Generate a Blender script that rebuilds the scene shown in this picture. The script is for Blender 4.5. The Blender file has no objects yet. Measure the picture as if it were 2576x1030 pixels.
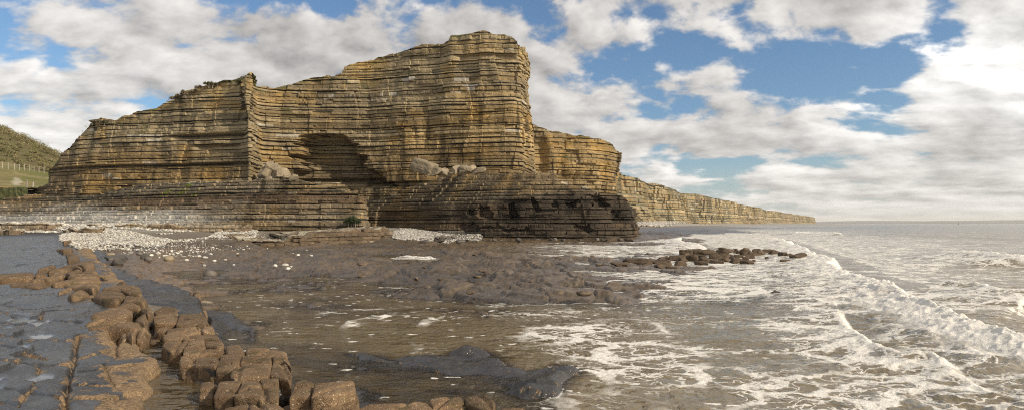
import bpy, math, random
import numpy as np
from mathutils import Vector
sc = bpy.context.scene
C = bpy.data.collections.new('coast'); sc.collection.children.link(C)
rng = np.random.RandomState(7); random.seed(7)
F, CX, HY, H = 1500.0, 1288.0, 562.0, 2.4        # focal length, optical centre, horizon (in a 2576 px wide picture), eye height
R = math.radians

# ------------------------------------------------------------------ small maths
def sm(a, b, x):
    t = np.clip((x - a) / (b - a), 0, 1); return t * t * (3 - 2 * t)
def chunked(fn):
    def g(x, y, *a, **k):
        x, y = np.broadcast_arrays(np.asarray(x, float), np.asarray(y, float)); n = x.size
        if n <= 20000: return fn(x, y, *a, **k)
        xr, yr = x.ravel(), y.ravel(); outs = None
        for i in range(0, n, 16384):
            r = fn(xr[i:i + 16384], yr[i:i + 16384], *a, **k); tup = isinstance(r, tuple); r = r if tup else (r,)
            if outs is None: outs = [np.empty(n) for _ in r]
            for o, v in zip(outs, r): o[i:i + 16384] = v
        outs = [o.reshape(x.shape) for o in outs]; return tuple(outs) if tup else outs[0]
    return g
def hsh(ix, iy, seed):
    h = np.asarray(ix).astype(np.int32).view(np.uint32) * np.uint32(374761393); g = np.asarray(iy).astype(np.int32).view(np.uint32) * np.uint32(668265263)
    h = h + g; h += np.uint32(seed * 974634777 & 0xffffffff); h ^= h >> np.uint32(15); h *= np.uint32(2246822519); h ^= h >> np.uint32(13)
    return (h & np.uint32(0xffffff)) * (1 / 16777215.)
@chunked
def vn(x, y, seed=0):
    x, y = np.broadcast_arrays(np.asarray(x, float), np.asarray(y, float))
    ix = np.floor(x); iy = np.floor(y); fx = x - ix; fy = y - iy
    fx = fx * fx * fx * (fx * (fx * 6 - 15) + 10); fy = fy * fy * fy * (fy * (fy * 6 - 15) + 10)
    i = ix.astype(np.int32).view(np.uint32); j = iy.astype(np.int32).view(np.uint32); K1 = np.uint32(374761393); K2 = np.uint32(668265263)
    p = i * K1 + np.uint32(seed * 974634777 & 0xffffffff); q = p + K1; r = j * K2; t = r + K2
    def f(h):
        h ^= h >> np.uint32(15); h *= np.uint32(2246822519); h ^= h >> np.uint32(13); return (h & np.uint32(0xffffff)) * (1 / 16777215.)
    a = f(p + r); b = f(q + r); c = f(p + t); d = f(q + t)
    return (a + (b - a) * fx) * (1 - fy) + (c + (d - c) * fx) * fy
@chunked
def fbm(x, y, o=4, seed=0, g=.5):
    s = 0; a = 1; t = 0
    x = np.asarray(x, float); y = np.asarray(y, float)
    for k in range(o):
        s = s + a * (vn(x, y, seed + k * 17) * 2 - 1); t += a; a *= g
        x, y = 1.6 * x + 1.2 * y + 5.3, -1.2 * x + 1.6 * y + 1.7
    return s / t
@chunked
def billow(x, y, o=3, seed=0):
    s = 0; a = 1; t = 0
    x = np.asarray(x, float); y = np.asarray(y, float)
    for k in range(o):
        s = s + a * (1 - np.abs(vn(x, y, seed + k * 31) * 2 - 1)); t += a; a *= .5
        x, y = 1.6 * x + 1.2 * y + 5.3, -1.2 * x + 1.6 * y + 1.7
    return s / t
def n3(P, seed=0):                                   # cheap 3-d noise for stones
    x, y, z = P[:, 0], P[:, 1], P[:, 2]
    return (fbm(x + z * .37, y - z * .61, 3, seed) + fbm(y + x * .29, z + 3.1, 3, seed + 9) + fbm(z - y * .33, x + 7.7, 3, seed + 21)) / 1.6
@chunked
def voronoi(x, y, seed):                              # F1, F2-F1, cell id
    ix = np.floor(x); iy = np.floor(y); f1 = np.full(x.shape, 9.); f2 = f1.copy(); cid = np.zeros(x.shape)
    for dx in (-1, 0, 1):
        for dy in (-1, 0, 1):
            jx = ix + dx; jy = iy + dy
            d = np.hypot(jx + .1 + .8 * hsh(jx, jy, seed) - x, jy + .1 + .8 * hsh(jx, jy, seed + 5) - y)
            c = hsh(jx, jy, seed + 11); n = d < f1
            f2 = np.where(n, f1, np.minimum(f2, d)); cid = np.where(n, c, cid); f1 = np.where(n, d, f1)
    return f1, f2 - f1, cid
def G(px, py, z=0.): Y = (H - z) * F / (py - HY); return ((px - CX) * Y / F, Y)
def GY(px, py, Y): return ((px - CX) * Y / F, Y, H - (py - HY) * Y / F)
def GS(px, py, dz=0.):                                # on the rising shelf: z = .73 + .012 Y + dz
    Y = (H - .73 - dz) / ((py - HY) / F + .012); return ((px - CX) * Y / F, Y)
def inpoly(x, y, poly):
    r = np.zeros(x.shape, bool); n = len(poly)
    for i in range(n):
        x0, y0 = poly[i]; x1, y1 = poly[(i + 1) % n]
        if y0 == y1: continue
        r ^= ((y0 > y) != (y1 > y)) & (x < (x1 - x0) * (y - y0) / (y1 - y0) + x0)
    return r
@chunked
def segd(x, y, pts, closed=False):                    # distance to a polyline, signed side, parameter
    d = np.full(x.shape, 1e9); side = np.zeros(x.shape); par = np.zeros(x.shape)
    n = len(pts); L = 0
    for i in range(n if closed else n - 1):
        (x0, y0), (x1, y1) = pts[i], pts[(i + 1) % n]
        vx, vy = x1 - x0, y1 - y0; l2 = vx * vx + vy * vy + 1e-12
        t = np.clip(((x - x0) * vx + (y - y0) * vy) / l2, 0, 1)
        dd = np.hypot(x - x0 - t * vx, y - y0 - t * vy); m = dd < d
        d = np.where(m, dd, d); side = np.where(m, vx * (y - y0) - vy * (x - x0), side); par = np.where(m, i + t, par)
    return d, np.sign(side), par
def sdf(x, y, poly):                                  # positive inside
    d, _, _ = segd(x, y, poly, True); return np.where(inpoly(x, y, poly), d, -d)
class RBF:
    def __init__(s, P, v):
        s.P = np.array(P, float); n = len(P)
        A = np.zeros((n + 1, n + 1)); A[:n, :n] = np.hypot(s.P[:, None, 0] - s.P[None, :, 0], s.P[:, None, 1] - s.P[None, :, 1])
        A[:n, :n] -= np.eye(n) * .02
        A[:n, n] = 1; A[n, :n] = 1; s.w = np.linalg.solve(A, np.append(np.array(v, float), 0))
    def __call__(s, x, y): return chunked(s.ev)(x, y)
    def ev(s, x, y):
        o = np.full(x.shape, s.w[-1])
        for (a, b), w in zip(s.P, s.w): o = o + w * np.hypot(x - a, y - b)
        return o

# ------------------------------------------------------------------ objects
def tag(o, label=None, cat=None, group=None, kind=None):
    if label: o['label'] = label
    if cat: o['category'] = cat
    if group: o['group'] = group
    if kind: o['kind'] = kind
    return o
def mesh_from(name, V, faces, mat, attrs={}, smooth=False, parent=None):
    """faces: (n,4) or (n,3) int array"""
    me = bpy.data.meshes.new(name); V = np.ascontiguousarray(V, np.float32); k = faces.shape[1]; nf = len(faces)
    me.vertices.add(len(V)); me.vertices.foreach_set('co', V.ravel())
    me.loops.add(nf * k); me.loops.foreach_set('vertex_index', np.ascontiguousarray(faces, np.int32).ravel())
    me.polygons.add(nf); me.polygons.foreach_set('loop_start', np.arange(0, nf * k, k, dtype=np.int32))
    me.polygons.foreach_set('use_smooth', np.full(nf, smooth, bool))
    for nm, a in attrs.items():
        a = np.asarray(a, np.float32)
        if a.ndim == 2:
            at = me.attributes.new(nm, 'FLOAT_COLOR', 'POINT'); at.data.foreach_set('color', np.c_[a, np.ones(len(a))].astype(np.float32).ravel())
        else:
            at = me.attributes.new(nm, 'FLOAT', 'POINT'); at.data.foreach_set('value', a.ravel())
    me.update(calc_edges=True); me.validate()
    if mat: me.materials.append(mat)
    o = bpy.data.objects.new(name, me); C.objects.link(o)
    if parent: o.parent = parent
    return o
def gridfaces(r, c):
    i = np.arange(r * c).reshape(r, c)
    return np.stack([i[:-1, :-1], i[:-1, 1:], i[1:, 1:], i[1:, :-1]], -1).reshape(-1, 4)

# ------------------------------------------------------------------ materials
class NT:
    def __init__(s, nt): s.nt = nt; nt.nodes.clear()
    def n(s, t, **k):
        d = s.nt.nodes.new(t)
        for a, v in k.items(): setattr(d, a, v)
        return d
    def put(s, sock, v):
        if hasattr(v, 'links') or isinstance(v, bpy.types.NodeSocket): s.nt.links.new(v, sock)
        elif v is not None: sock.default_value = v
    def m(s, op, a, b=None, c=None, clamp=False):
        d = s.n('ShaderNodeMath', operation=op, use_clamp=clamp)
        for i, v in enumerate((a, b, c)): s.put(d.inputs[i], v)
        return d.outputs[0]
    def vm(s, op, a, b=None, c=None):
        d = s.n('ShaderNodeVectorMath', operation=op)
        for i, v in enumerate((a, b, c)):
            if v is None: continue
            s.put(d.inputs[3] if (op == 'SCALE' and i == 1) else d.inputs[i], v)
        return d.outputs['Value'] if op in ('DOT_PRODUCT', 'LENGTH') else d.outputs[0]
    def mix(s, f, a, b, mode='MIX'):
        d = s.n('ShaderNodeMix', data_type='RGBA', blend_type=mode)
        col = lambda v: (tuple(v) + (1,))[:4] if isinstance(v, (tuple, list)) else v
        s.put(d.inputs[0], f); s.put(d.inputs[6], col(a)); s.put(d.inputs[7], col(b)); return d.outputs[2]
    def noise(s, vec, scale, detail=4, rough=.55, dist=0, color=False):
        d = s.n('ShaderNodeTexNoise'); s.put(d.inputs['Vector'], vec); s.put(d.inputs['Scale'], scale)
        d.inputs['Detail'].default_value = detail; d.inputs['Roughness'].default_value = rough; d.inputs['Distortion'].default_value = dist
        return d.outputs['Color' if color else 0]
    def vor(s, vec, scale, feature='F1', rnd=1.):
        d = s.n('ShaderNodeTexVoronoi', feature=feature); s.put(d.inputs['Vector'], vec); s.put(d.inputs['Scale'], scale); d.inputs['Randomness'].default_value = rnd
        return d.outputs['Distance']
    def ss(s, a, b, x):
        d = s.n('ShaderNodeMapRange', interpolation_type='SMOOTHSTEP'); s.put(d.inputs[0], x); s.put(d.inputs[1], a); s.put(d.inputs[2], b); return d.outputs[0]
    def attr(s, name): return s.n('ShaderNodeAttribute', attribute_name=name)
    def bump(s, h, strength=.5, dist=.05, normal=None):
        d = s.n('ShaderNodeBump'); s.put(d.inputs['Height'], h); d.inputs['Strength'].default_value = strength; d.inputs['Distance'].default_value = dist
        s.put(d.inputs['Normal'], normal); return d.outputs[0]
def new_mat(name):
    m = bpy.data.materials.new(name); m.use_nodes = True; t = NT(m.node_tree)
    out = t.n('ShaderNodeOutputMaterial'); p = t.n('ShaderNodeBsdfPrincipled'); t.nt.links.new(p.outputs[0], out.inputs[0])
    return m, t, p, out
def setp(t, p, **k):
    nm = dict(col='Base Color', rough='Roughness', normal='Normal', ior='IOR', spec='Specular IOR Level')
    for a, v in k.items():
        if isinstance(v, (tuple, list)) and a == 'col': v = (tuple(v) + (1,))[:4]
        t.put(p.inputs[nm[a]], v)

def mat_wall(name, sc_=1., bd=.12):
    m, t, p, _ = new_mat(name); pos = t.n('ShaderNodeNewGeometry').outputs['Position']
    st = t.vm('MULTIPLY', pos, (1, 1, 2.6))
    n1 = t.noise(st, 1.6 * sc_, 8, .68); n2 = t.noise(pos, 7 * sc_, 4, .6)
    col = t.attr('col').outputs['Color']
    k = t.m('ADD', t.m('MULTIPLY', n1, 1.3), t.m('MULTIPLY', n2, .5))          # mean about .9
    c = t.mix(1., col, t.n('ShaderNodeCombineColor').outputs[0], 'MULTIPLY')
    comb = c.node.inputs[7].links[0].from_node
    for i in range(3): t.put(comb.inputs[i], k)
    setp(t, p, col=c, rough=.85, spec=.25, normal=t.bump(t.m('ADD', n1, t.m('MULTIPLY', n2, .4)), .7, bd / sc_))
    return m
def mat_attr(name, rough=.8, nscale=6., amp=.7, bump=.3, dist=.05, spec=.3):
    m, t, p, _ = new_mat(name); pos = t.n('ShaderNodeNewGeometry').outputs['Position']
    n1 = t.noise(pos, nscale, 6, .65); col = t.attr('col').outputs['Color']
    k = t.m('MULTIPLY_ADD', n1, 2 * amp, 1 - amp)
    comb = t.n('ShaderNodeCombineColor')
    for i in range(3): t.put(comb.inputs[i], k)
    setp(t, p, col=t.mix(1., col, comb.outputs[0], 'MULTIPLY'), rough=rough, spec=spec, normal=t.bump(n1, bump, dist))
    return m
def mat_plain(name, c1, c2, nscale=5., rough=.85, bump=.3, dist=.05, rnd=.25):
    m, t, p, _ = new_mat(name); pos = t.n('ShaderNodeNewGeometry').outputs['Position']
    oi = t.n('ShaderNodeObjectInfo').outputs['Random']
    n1 = t.noise(pos, nscale, 6, .65)
    c = t.mix(t.ss(.3, .7, n1), c1, c2)
    k = t.m('MULTIPLY_ADD', oi, 2 * rnd, 1 - rnd); comb = t.n('ShaderNodeCombineColor')
    for i in range(3): t.put(comb.inputs[i], k)
    setp(t, p, col=t.mix(1., c, comb.outputs[0], 'MULTIPLY'), rough=rough, spec=.3, normal=t.bump(n1, bump, dist))
    return m

def mat_barnacle():
    m, t, p, _ = new_mat('barnacled_limestone'); g = t.n('ShaderNodeNewGeometry'); pos = g.outputs['Position']
    n1 = t.noise(pos, 2.2, 6, .6); n2 = t.noise(pos, 26, 4, .7); v = t.vor(pos, 85); v2 = t.noise(pos, 9, 5, .65)
    base = t.mix(t.ss(.3, .72, n1), (.145, .096, .054), (.235, .162, .095))
    base = t.mix(t.ss(.42, .62, n2), base, (.15, .092, .05))
    base = t.mix(t.m('MULTIPLY', t.ss(.36, .16, t.vor(pos, 42)), t.ss(.46, .6, t.noise(pos, 14, 2))), base, (.5, .4, .27))
    # bare black rock below the barnacle line, in ragged patches
    z = t.n('ShaderNodeSeparateXYZ'); t.put(z.inputs[0], pos)
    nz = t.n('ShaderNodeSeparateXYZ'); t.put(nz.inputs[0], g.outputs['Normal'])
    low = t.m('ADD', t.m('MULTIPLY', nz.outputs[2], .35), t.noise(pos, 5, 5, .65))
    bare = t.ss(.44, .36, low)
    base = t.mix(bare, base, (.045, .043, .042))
    oi = t.n('ShaderNodeObjectInfo').outputs['Random']; kk = t.m('MULTIPLY', t.m('MULTIPLY_ADD', oi, .34, .83), t.m('MULTIPLY_ADD', t.noise(pos, 1.1, 4, .6), .9, .55)); cmb = t.n('ShaderNodeCombineColor')
    for i in range(3): t.put(cmb.inputs[i], kk)
    base = t.mix(1., base, cmb.outputs[0], 'MULTIPLY'); base = t.mix(t.ss(.52, .68, t.noise(pos, 3.3, 5, .65)), base, t.mix(1., base, (.55, .6, .5), 'MULTIPLY'))
    setp(t, p, col=base, rough=t.m('MULTIPLY_ADD', bare, -.35, .8), spec=.3, normal=t.bump(t.m('ADD', t.m('MULTIPLY', v, .45), t.m('ADD', n2, t.m('MULTIPLY', v2, 1.2))), .8, .022))
    return m
def mat_shore():
    m, t, p, _ = new_mat('wet_shore_rock'); pos = t.n('ShaderNodeNewGeometry').outputs['Position']
    col = t.attr('col').outputs['Color']; wet = t.attr('wet').outputs['Fac']; bar = t.attr('barn').outputs['Fac']; pud = t.attr('puddle').outputs['Fac']
    n1 = t.noise(pos, 3., 8, .66); n2 = t.noise(pos, 30, 3, .6); n3_ = t.noise(pos, .7, 4)
    k = t.m('ADD', t.m('MULTIPLY', n1, 1.1), t.m('MULTIPLY', n2, .45)); comb = t.n('ShaderNodeCombineColor')
    for i in range(3): t.put(comb.inputs[i], k)
    base = t.mix(1., col, comb.outputs[0], 'MULTIPLY')
    bm = t.ss(.0, .12, t.m('SUBTRACT', t.m('ADD', bar, t.m('MULTIPLY', t.m('SUBTRACT', t.noise(pos, 5.5, 6, .7), .5), 1.9)), .55))
    bcol = t.mix(t.ss(.3, .6, n2), (.16, .105, .058), (.29, .2, .115)); vb = t.vor(pos, 40)
    base = t.mix(bm, base, bcol)
    base = t.mix(pud, base, (.07, .07, .068))
    r = t.m('MULTIPLY_ADD', wet, -.6, .8); n4 = t.noise(pos, 5., 5, .65); r = t.m('MULTIPLY_ADD', t.m('SUBTRACT', n4, .5), t.m('MULTIPLY', wet, .75), r); r = t.m('MAXIMUM', r, .08); base = t.mix(t.m('MULTIPLY', t.ss(.42, .62, n4), t.m('MULTIPLY', wet, .55)), base, t.mix(1., base, (.45, .45, .46), 'MULTIPLY'))
    r = t.mix(bm, r, (.85, .85, .85)); r = t.mix(pud, r, (.03, .03, .03))
    slate = t.m('MULTIPLY', t.noise(t.vm('MULTIPLY', pos, (1., 1.5, .3)), 5.5, 5, .62, .3), t.m('MULTIPLY', wet, .45))
    bs = t.bump(t.m('ADD', t.m('ADD', n1, slate), t.m('ADD', t.m('MULTIPLY', n2, .25), t.m('MULTIPLY', t.m('MULTIPLY', bm, vb), .4))), .85, .05)
    nm = t.n('ShaderNodeMix', data_type='VECTOR'); t.put(nm.inputs[0], t.m('MULTIPLY', pud, .96)); t.put(nm.inputs[4], bs); nm.inputs[5].default_value = (0, 0, 1)
    setp(t, p, col=base, rough=r, spec=t.m('MULTIPLY_ADD', t.m('MULTIPLY', wet, t.m('SUBTRACT', 1., bm)), .42, .38), normal=nm.outputs[1])
    return m
def mat_water(name, foam=True):
    m, t, p, out = new_mat(name); pos = t.n('ShaderNodeNewGeometry').outputs['Position']
    xy = t.vm('MULTIPLY', pos, (1, 1, 0))
    dist = t.vm('LENGTH', t.vm('SUBTRACT', pos, (0, 0, H)))
    far = t.ss(15, 150, dist)
    w1 = t.noise(t.vm('MULTIPLY', xy, (1., 1.1, 0)), 2.6, 4, .55, .8); w2 = t.noise(xy, 9., 3, .5, .5); w3 = t.noise(t.vm('MULTIPLY', xy, (.55, 1., 0)), .45, 5, .65)
    bmp = t.bump(t.m('ADD', t.m('MULTIPLY', w1, 1.), t.m('ADD', t.m('MULTIPLY', w2, .22), t.m('MULTIPLY', w3, 5.))), .75, .11)
    deep = t.attr('depth').outputs['Fac']
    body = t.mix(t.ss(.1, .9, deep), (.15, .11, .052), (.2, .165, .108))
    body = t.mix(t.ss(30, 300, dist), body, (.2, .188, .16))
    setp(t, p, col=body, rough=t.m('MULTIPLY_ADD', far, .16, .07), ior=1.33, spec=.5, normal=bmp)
    tr = t.n('ShaderNodeBsdfTransparent'); tr.inputs[0].default_value = (.86, .76, .58, 1)
    alpha = t.m('SUBTRACT', 1., t.m('POWER', 2.718, t.m('MULTIPLY', deep, -5.5)))
    # clear shallow water still mirrors the sky: glossy film over the see-through part
    gl = t.n('ShaderNodeBsdfGlossy'); gl.inputs['Roughness'].default_value = .07; t.put(gl.inputs['Normal'], bmp)
    fr = t.n('ShaderNodeFresnel'); fr.inputs[0].default_value = 1.33; t.put(fr.inputs[1], bmp)
    sh = t.n('ShaderNodeMixShader'); t.put(sh.inputs[0], fr.outputs[0]); t.put(sh.inputs[1], tr.outputs[0]); t.put(sh.inputs[2], gl.outputs[0])
    wat = t.n('ShaderNodeMixShader'); t.put(wat.inputs[0], alpha); t.put(wat.inputs[1], sh.outputs[0]); t.put(wat.inputs[2], p.outputs[0])
    if foam:
        f = t.attr('foam').outputs['Fac']; thick = t.attr('crest').outputs['Fac']
        wv = t.vm('SCALE', t.vm('SUBTRACT', t.noise(xy, .8, 4, .6, 0, True), (.5, .5, .5)), 1.7)
        q = t.vm('MULTIPLY', t.vm('ADD', xy, wv), (.62, 1.15, 1)); q = t.vm('MULTIPLY', q, (1, 1, 0))
        wv2 = t.vm('SCALE', t.vm('SUBTRACT', t.noise(xy, 3.5, 3, .6, 0, True), (.5, .5, .5)), .28)
        q2 = t.vm('ADD', q, wv2)
        e1 = t.vor(q2, .85, 'DISTANCE_TO_EDGE'); e2 = t.vor(q2, 2.7, 'DISTANCE_TO_EDGE')
        big = t.noise(t.vm('MULTIPLY', xy, (.6, 1.1, 0)), .55, 5, .6, .3)
        ef = t.m('ADD', f, t.m('MULTIPLY', t.m('SUBTRACT', big, .5), 1.05))
        wid = t.m('MAXIMUM', t.m('MULTIPLY', ef, .17), 0.)
        l1 = t.m('SUBTRACT', 1., t.ss(t.m('MULTIPLY', wid, .45), t.m('ADD', wid, .012), e1))
        wid2 = t.m('MAXIMUM', t.m('MULTIPLY', t.m('SUBTRACT', ef, .22), .22), 0.)
        l2 = t.m('SUBTRACT', 1., t.ss(t.m('MULTIPLY', wid2, .3), t.m('ADD', wid2, .02), e2))
        on = t.ss(.2, .42, ef)
        lace = t.m('MULTIPLY', t.m('MAXIMUM', l1, t.m('MULTIPLY', l2, .85)), on)
        # isolated flecks
        fl = t.m('MULTIPLY', t.ss(.2, .13, t.vor(t.vm('ADD', t.vm('MULTIPLY', xy, (.6, 1.1, 0)), wv2), 3.1)), t.ss(.4, .54, t.noise(xy, 1.3, 3)))
        fl = t.m('MULTIPLY', fl, t.ss(.02, .1, f))
        tot = t.m('MAXIMUM', t.m('MAXIMUM', lace, fl), thick, clamp=True)
        tot = t.m('MULTIPLY', tot, t.m('MULTIPLY_ADD', t.ss(.3, .6, t.noise(xy, 9, 4, .7)), .35, .65), clamp=True)
        fb = t.n('ShaderNodeBsdfPrincipled'); t.put(fb.inputs['Base Color'], t.mix(t.noise(pos, 2.5, 5, .6), (.7, .67, .6), (.9, .88, .84))); fb.inputs['Roughness'].default_value = .75
        fb.inputs['Specular IOR Level'].default_value = .2
        t.put(fb.inputs['Normal'], t.bump(t.m('ADD', t.m('MULTIPLY', tot, .6), t.m('ADD', t.noise(pos, 16, 5, .7), t.m('MULTIPLY', t.noise(pos, 4.5, 4, .6), 1.6))), .6, .04))
        fin = t.n('ShaderNodeMixShader'); t.put(fin.inputs[0], tot); t.put(fin.inputs[1], wat.outputs[0]); t.put(fin.inputs[2], fb.outputs[0])
        wat = fin
    t.nt.links.new(wat.outputs[0], out.inputs[0])
    return m

M_wall = mat_wall('banded_limestone'); M_far = mat_wall('far_limestone', .3, .1)
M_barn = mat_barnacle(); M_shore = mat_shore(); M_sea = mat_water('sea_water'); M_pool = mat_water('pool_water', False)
M_reef = mat_plain('brown_sea_rock', (.06, .042, .026), (.115, .08, .049), 3., .7, .5, .05, .15)
M_grey = mat_plain('dark_wet_boulder', (.07, .062, .055), (.15, .13, .108), 2.2, .6, .5, .06, .3)
M_plat = mat_plain('brown_platform_rock', (.07, .055, .042), (.17, .12, .072), 4., .55, .5, .05, .3)
M_tan = mat_plain('fresh_fallen_limestone', (.19, .152, .1), (.31, .255, .175), 1.6, .85, .6, .08, .2)
M_white = mat_plain('white_limestone_cobble', (.44, .42, .37), (.62, .6, .55), 4., .8, .2, .02, .2)
M_cob = mat_attr('cobble_bank', .8, 5., .25, .3, .03)
M_ground = mat_attr('hill_turf', .9, .9, .55, .5, .4, .15)
M_leaf = mat_attr('scrub_leaves', .8, 3., .35, 0, .02)
M_wood = mat_plain('grey_weathered_wood', (.25, .22, .18), (.4, .36, .3), 8)
M_green = mat_plain('green_algae_wall', (.045, .06, .02), (.12, .12, .05), 1.5)
M_hills = mat_plain('haze_tinted_hills', (.008, .03, .07), (.015, .04, .085), .002)  # bluish haze of distance painted into the hills' base colour
M_dark = mat_plain('dark_paint', (.02, .02, .02), (.03, .03, .03))

# ------------------------------------------------------------------ ground: one height function
ctl = []                                               # (x/Y, log Y, z)
def ca(px, py, Y=None, z=None):
    if Y is None: x, Y = G(px, py, z)
    else: x, _, z = GY(px, py, Y)
    ctl.append((x / Y * 2.2, math.log(Y), z))
for a in [(500, 577, 74), (700, 580, 72), (930, 577, 72), (300, 560, 77), (0, 556, 78), (-300, 556, 78), (-300, 575, 66), (0, 575, 66), (300, 600, 55), (450, 590, 62), (180, 600, 52), (300, 625, 42),
          (550, 600, 58), (640, 600, 60), (640, 622, 52), (740, 621, 54), (800, 615, 57), (850, 610, 59), (930, 602, 62), (975, 597, 64), (1000, 588, 72), (1000, 583, 80), (1060, 590, 78), (1100, 597, 76), (1150, 606, 74),
          (1000, 574, 86), (1200, 600, 82), (1300, 605, 81), (1400, 606, 80.5), (1500, 605, 80), (1600, 601, 82), (1640, 597, 88), (1610, 588, 110), (1700, 590, 118), (1660, 580, 160), (1750, 578, 195), (1720, 570, 260),
          (1650, 562, 310), (1700, 558, 400), (1800, 558, 640), (1900, 558, 900), (2000, 560, 1500), (1560, 555, 300), (1560, 575, 140)]: ca(a[0], a[1], Y=a[2])
for a in [(300, 660, .3), (400, 640, .35), (400, 680, .12), (550, 650, .27), (700, 650, .28), (850, 650, .3), (1000, 650, .24), (1150, 640, .1), (550, 700, .1), (650, 720, .09), (800, 700, .19), (950, 690, .25), (1100, 680, .25), (1250, 670, .2),
          (1400, 665, .16), (1550, 660, .06), (1000, 730, .16), (1150, 730, .2), (1300, 725, .2), (1450, 725, .13), (1600, 700, -.08), (1700, 680, -.04), (1250, 630, -.06), (1350, 635, -.1), (1450, 625, -.08), (1560, 625, -.1),
          (600, 770, .0), (750, 775, -.01), (900, 800, -.08), (1050, 820, -.2), (1200, 800, -.15), (1350, 790, -.06), (1500, 780, -.08), (1650, 770, -.12), (1850, 760, -.08), (1950, 750, -.08), (850, 860, -.22), (1100, 865, -.3),
          (1400, 860, -.3), (1600, 880, -.5), (1600, 1000, -.6), (1900, 900, -.5), (2200, 1000, -.7), (2576, 1000, -.9), (2200, 800, -.6), (2576, 800, -1.2), (2100, 680, -.4), (1800, 640, -.3), (2000, 600, -.8), (1900, 580, -.6), (1880, 565.5, -.3), (1960, 564.5, -.5), (2060, 563.8, -1), (2150, 563.5, -2), (2350, 563.4, -3), (2700, 563.4, -3), (2400, 566, -3), (2700, 572, -3), (2620, 1060, -.9), (2950, 1060, -1.6), (3000, 900, -2), (3000, 760, -2.4), (2950, 640, -2.6), (1830, 567, -.2), (2300, 600, -2.),
          (2800, 700, -2), (2200, 566, -3), (1950, 566, -1.2), (1820, 570, -.25), (1750, 600, -.25), (650, 840, -.02), (700, 900, .0), (620, 830, .05), (420, 760, .15), (350, 700, .22), (480, 740, .08)]: ca(a[0], a[1], z=a[2])
Tb = RBF([(a, b) for a, b, _ in ctl], [c for *_, c in ctl])
shelf_px = [(338, 1060), (345, 1015), (368, 992), (402, 950), (410, 915), (400, 885), (372, 862), (352, 842), (372, 800), (372, 770), (345, 735), (318, 705), (285, 680), (262, 655), (232, 625), (196, 604), (182, 590), (150, 583), (100, 579)]
shelf_edge = [GS(*q) for q in shelf_px]
shelf = shelf_edge + [(-90, shelf_edge[-1][1]), (-90, 1)] + [(-2.2, 1.)]
notches = [[GS(*q) for q in p] for p in (                # water-filled hollows in the shelf
    [(322, 738), (352, 742), (440, 757), (420, 770), (392, 790), (345, 800), (330, 780), (322, 760)],
    [(283, 800), (296, 800), (310, 770), (338, 790), (300, 812), (296, 838), (290, 850), (278, 850)],
    [(0, 698), (180, 690), (262, 688), (268, 700), (180, 705), (120, 716), (40, 712), (-60, 716), (-60, 698)],
    [(215, 748), (258, 738), (270, 745), (240, 755)])]
cracks = [([(196, 838), (192, 870), (186, 900), (178, 930), (172, 965), (165, 1000), (160, 1040)], .028, .13),
          ([(300, 845), (290, 865), (292, 890)], .02, .1), ([(-30, 900), (60, 905), (120, 912), (180, 905)], .04, .14), ([(-30, 860), (70, 880), (120, 900)], .02, .1),
          ([(-20, 965), (60, 985), (130, 1000), (172, 1010)], .03, .12), ([(-30, 1000), (60, 1030)], .03, .12), ([(-20, 845), (80, 850), (180, 850)], .015, .07), ([(-30, 805), (60, 812), (120, 800), (200, 808)], .03, .12), ([(100, 800), (110, 775), (190, 775)], .02, .1),
          ([(200, 925), (270, 915), (330, 905), (405, 905)], .02, .09), ([(185, 965), (280, 962), (390, 955)], .025, .1), ([(200, 895), (260, 880), (300, 888), (380, 875)], .02, .08), ([(180, 1005), (260, 1000), (330, 1012)], .025, .09),
          ([(260, 905), (275, 935), (285, 960)], .015, .07), ([(-30, 760), (60, 772), (150, 765)], .03, .1), ([(-20, 735), (70, 742), (140, 736)], .03, .1), ([(0, 780), (50, 800)], .02, .1), ([(40, 1030), (90, 960), (100, 915)], .012, .05)]
cracks = [([GS(*q) for q in p], w, d) for p, w, d in cracks]
puddles = [[GS(*q) for q in p] for p in (
    [(22, 800), (45, 792), (88, 800), (70, 806), (35, 808)], [(-10, 812), (30, 815), (35, 822), (-10, 823)], [(68, 806), (110, 802), (125, 797), (118, 808), (90, 816)], [(70, 838), (100, 834), (135, 838), (125, 846), (85, 846)],
    [(72, 945), (105, 930), (128, 935), (130, 952), (100, 960), (78, 958)], [(48, 870), (75, 872), (78, 880), (60, 878)], [(-10, 940), (12, 935), (8, 965), (-10, 980)], [(40, 788), (78, 785), (70, 791)])]
chan = [GS(*q, -.15) for q in [(372, 852), (388, 836), (408, 826), (440, 850), (480, 858), (505, 880), (530, 920), (530, 990), (620, 1006), (640, 1075), (330, 1075), (345, 1015), (368, 992), (402, 950), (410, 915), (400, 885)]]
dslabs = [([G(x, y, zz) for x, y in p], zz) for p, zz in (([(185, 628), (235, 630), (300, 637), (320, 645), (300, 655), (232, 668)], .55), ([(255, 668), (330, 686), (376, 712), (340, 735), (262, 722)], .5), ([(350, 705), (440, 712), (490, 726), (515, 742), (508, 775), (515, 795), (420, 802), (340, 770)], .5), ([(500, 770), (545, 768), (600, 785), (640, 815), (655, 850), (600, 862), (540, 830)], .12))]
dlow = [G(x, y, .0) for x, y in [(575, 815), (640, 855), (760, 868), (850, 880), (1000, 897), (1100, 892), (1180, 872), (1260, 880), (1330, 925), (1400, 905), (1470, 925), (1492, 945), (1450, 965), (1460, 1060), (560, 1060), (560, 880)]]
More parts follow.
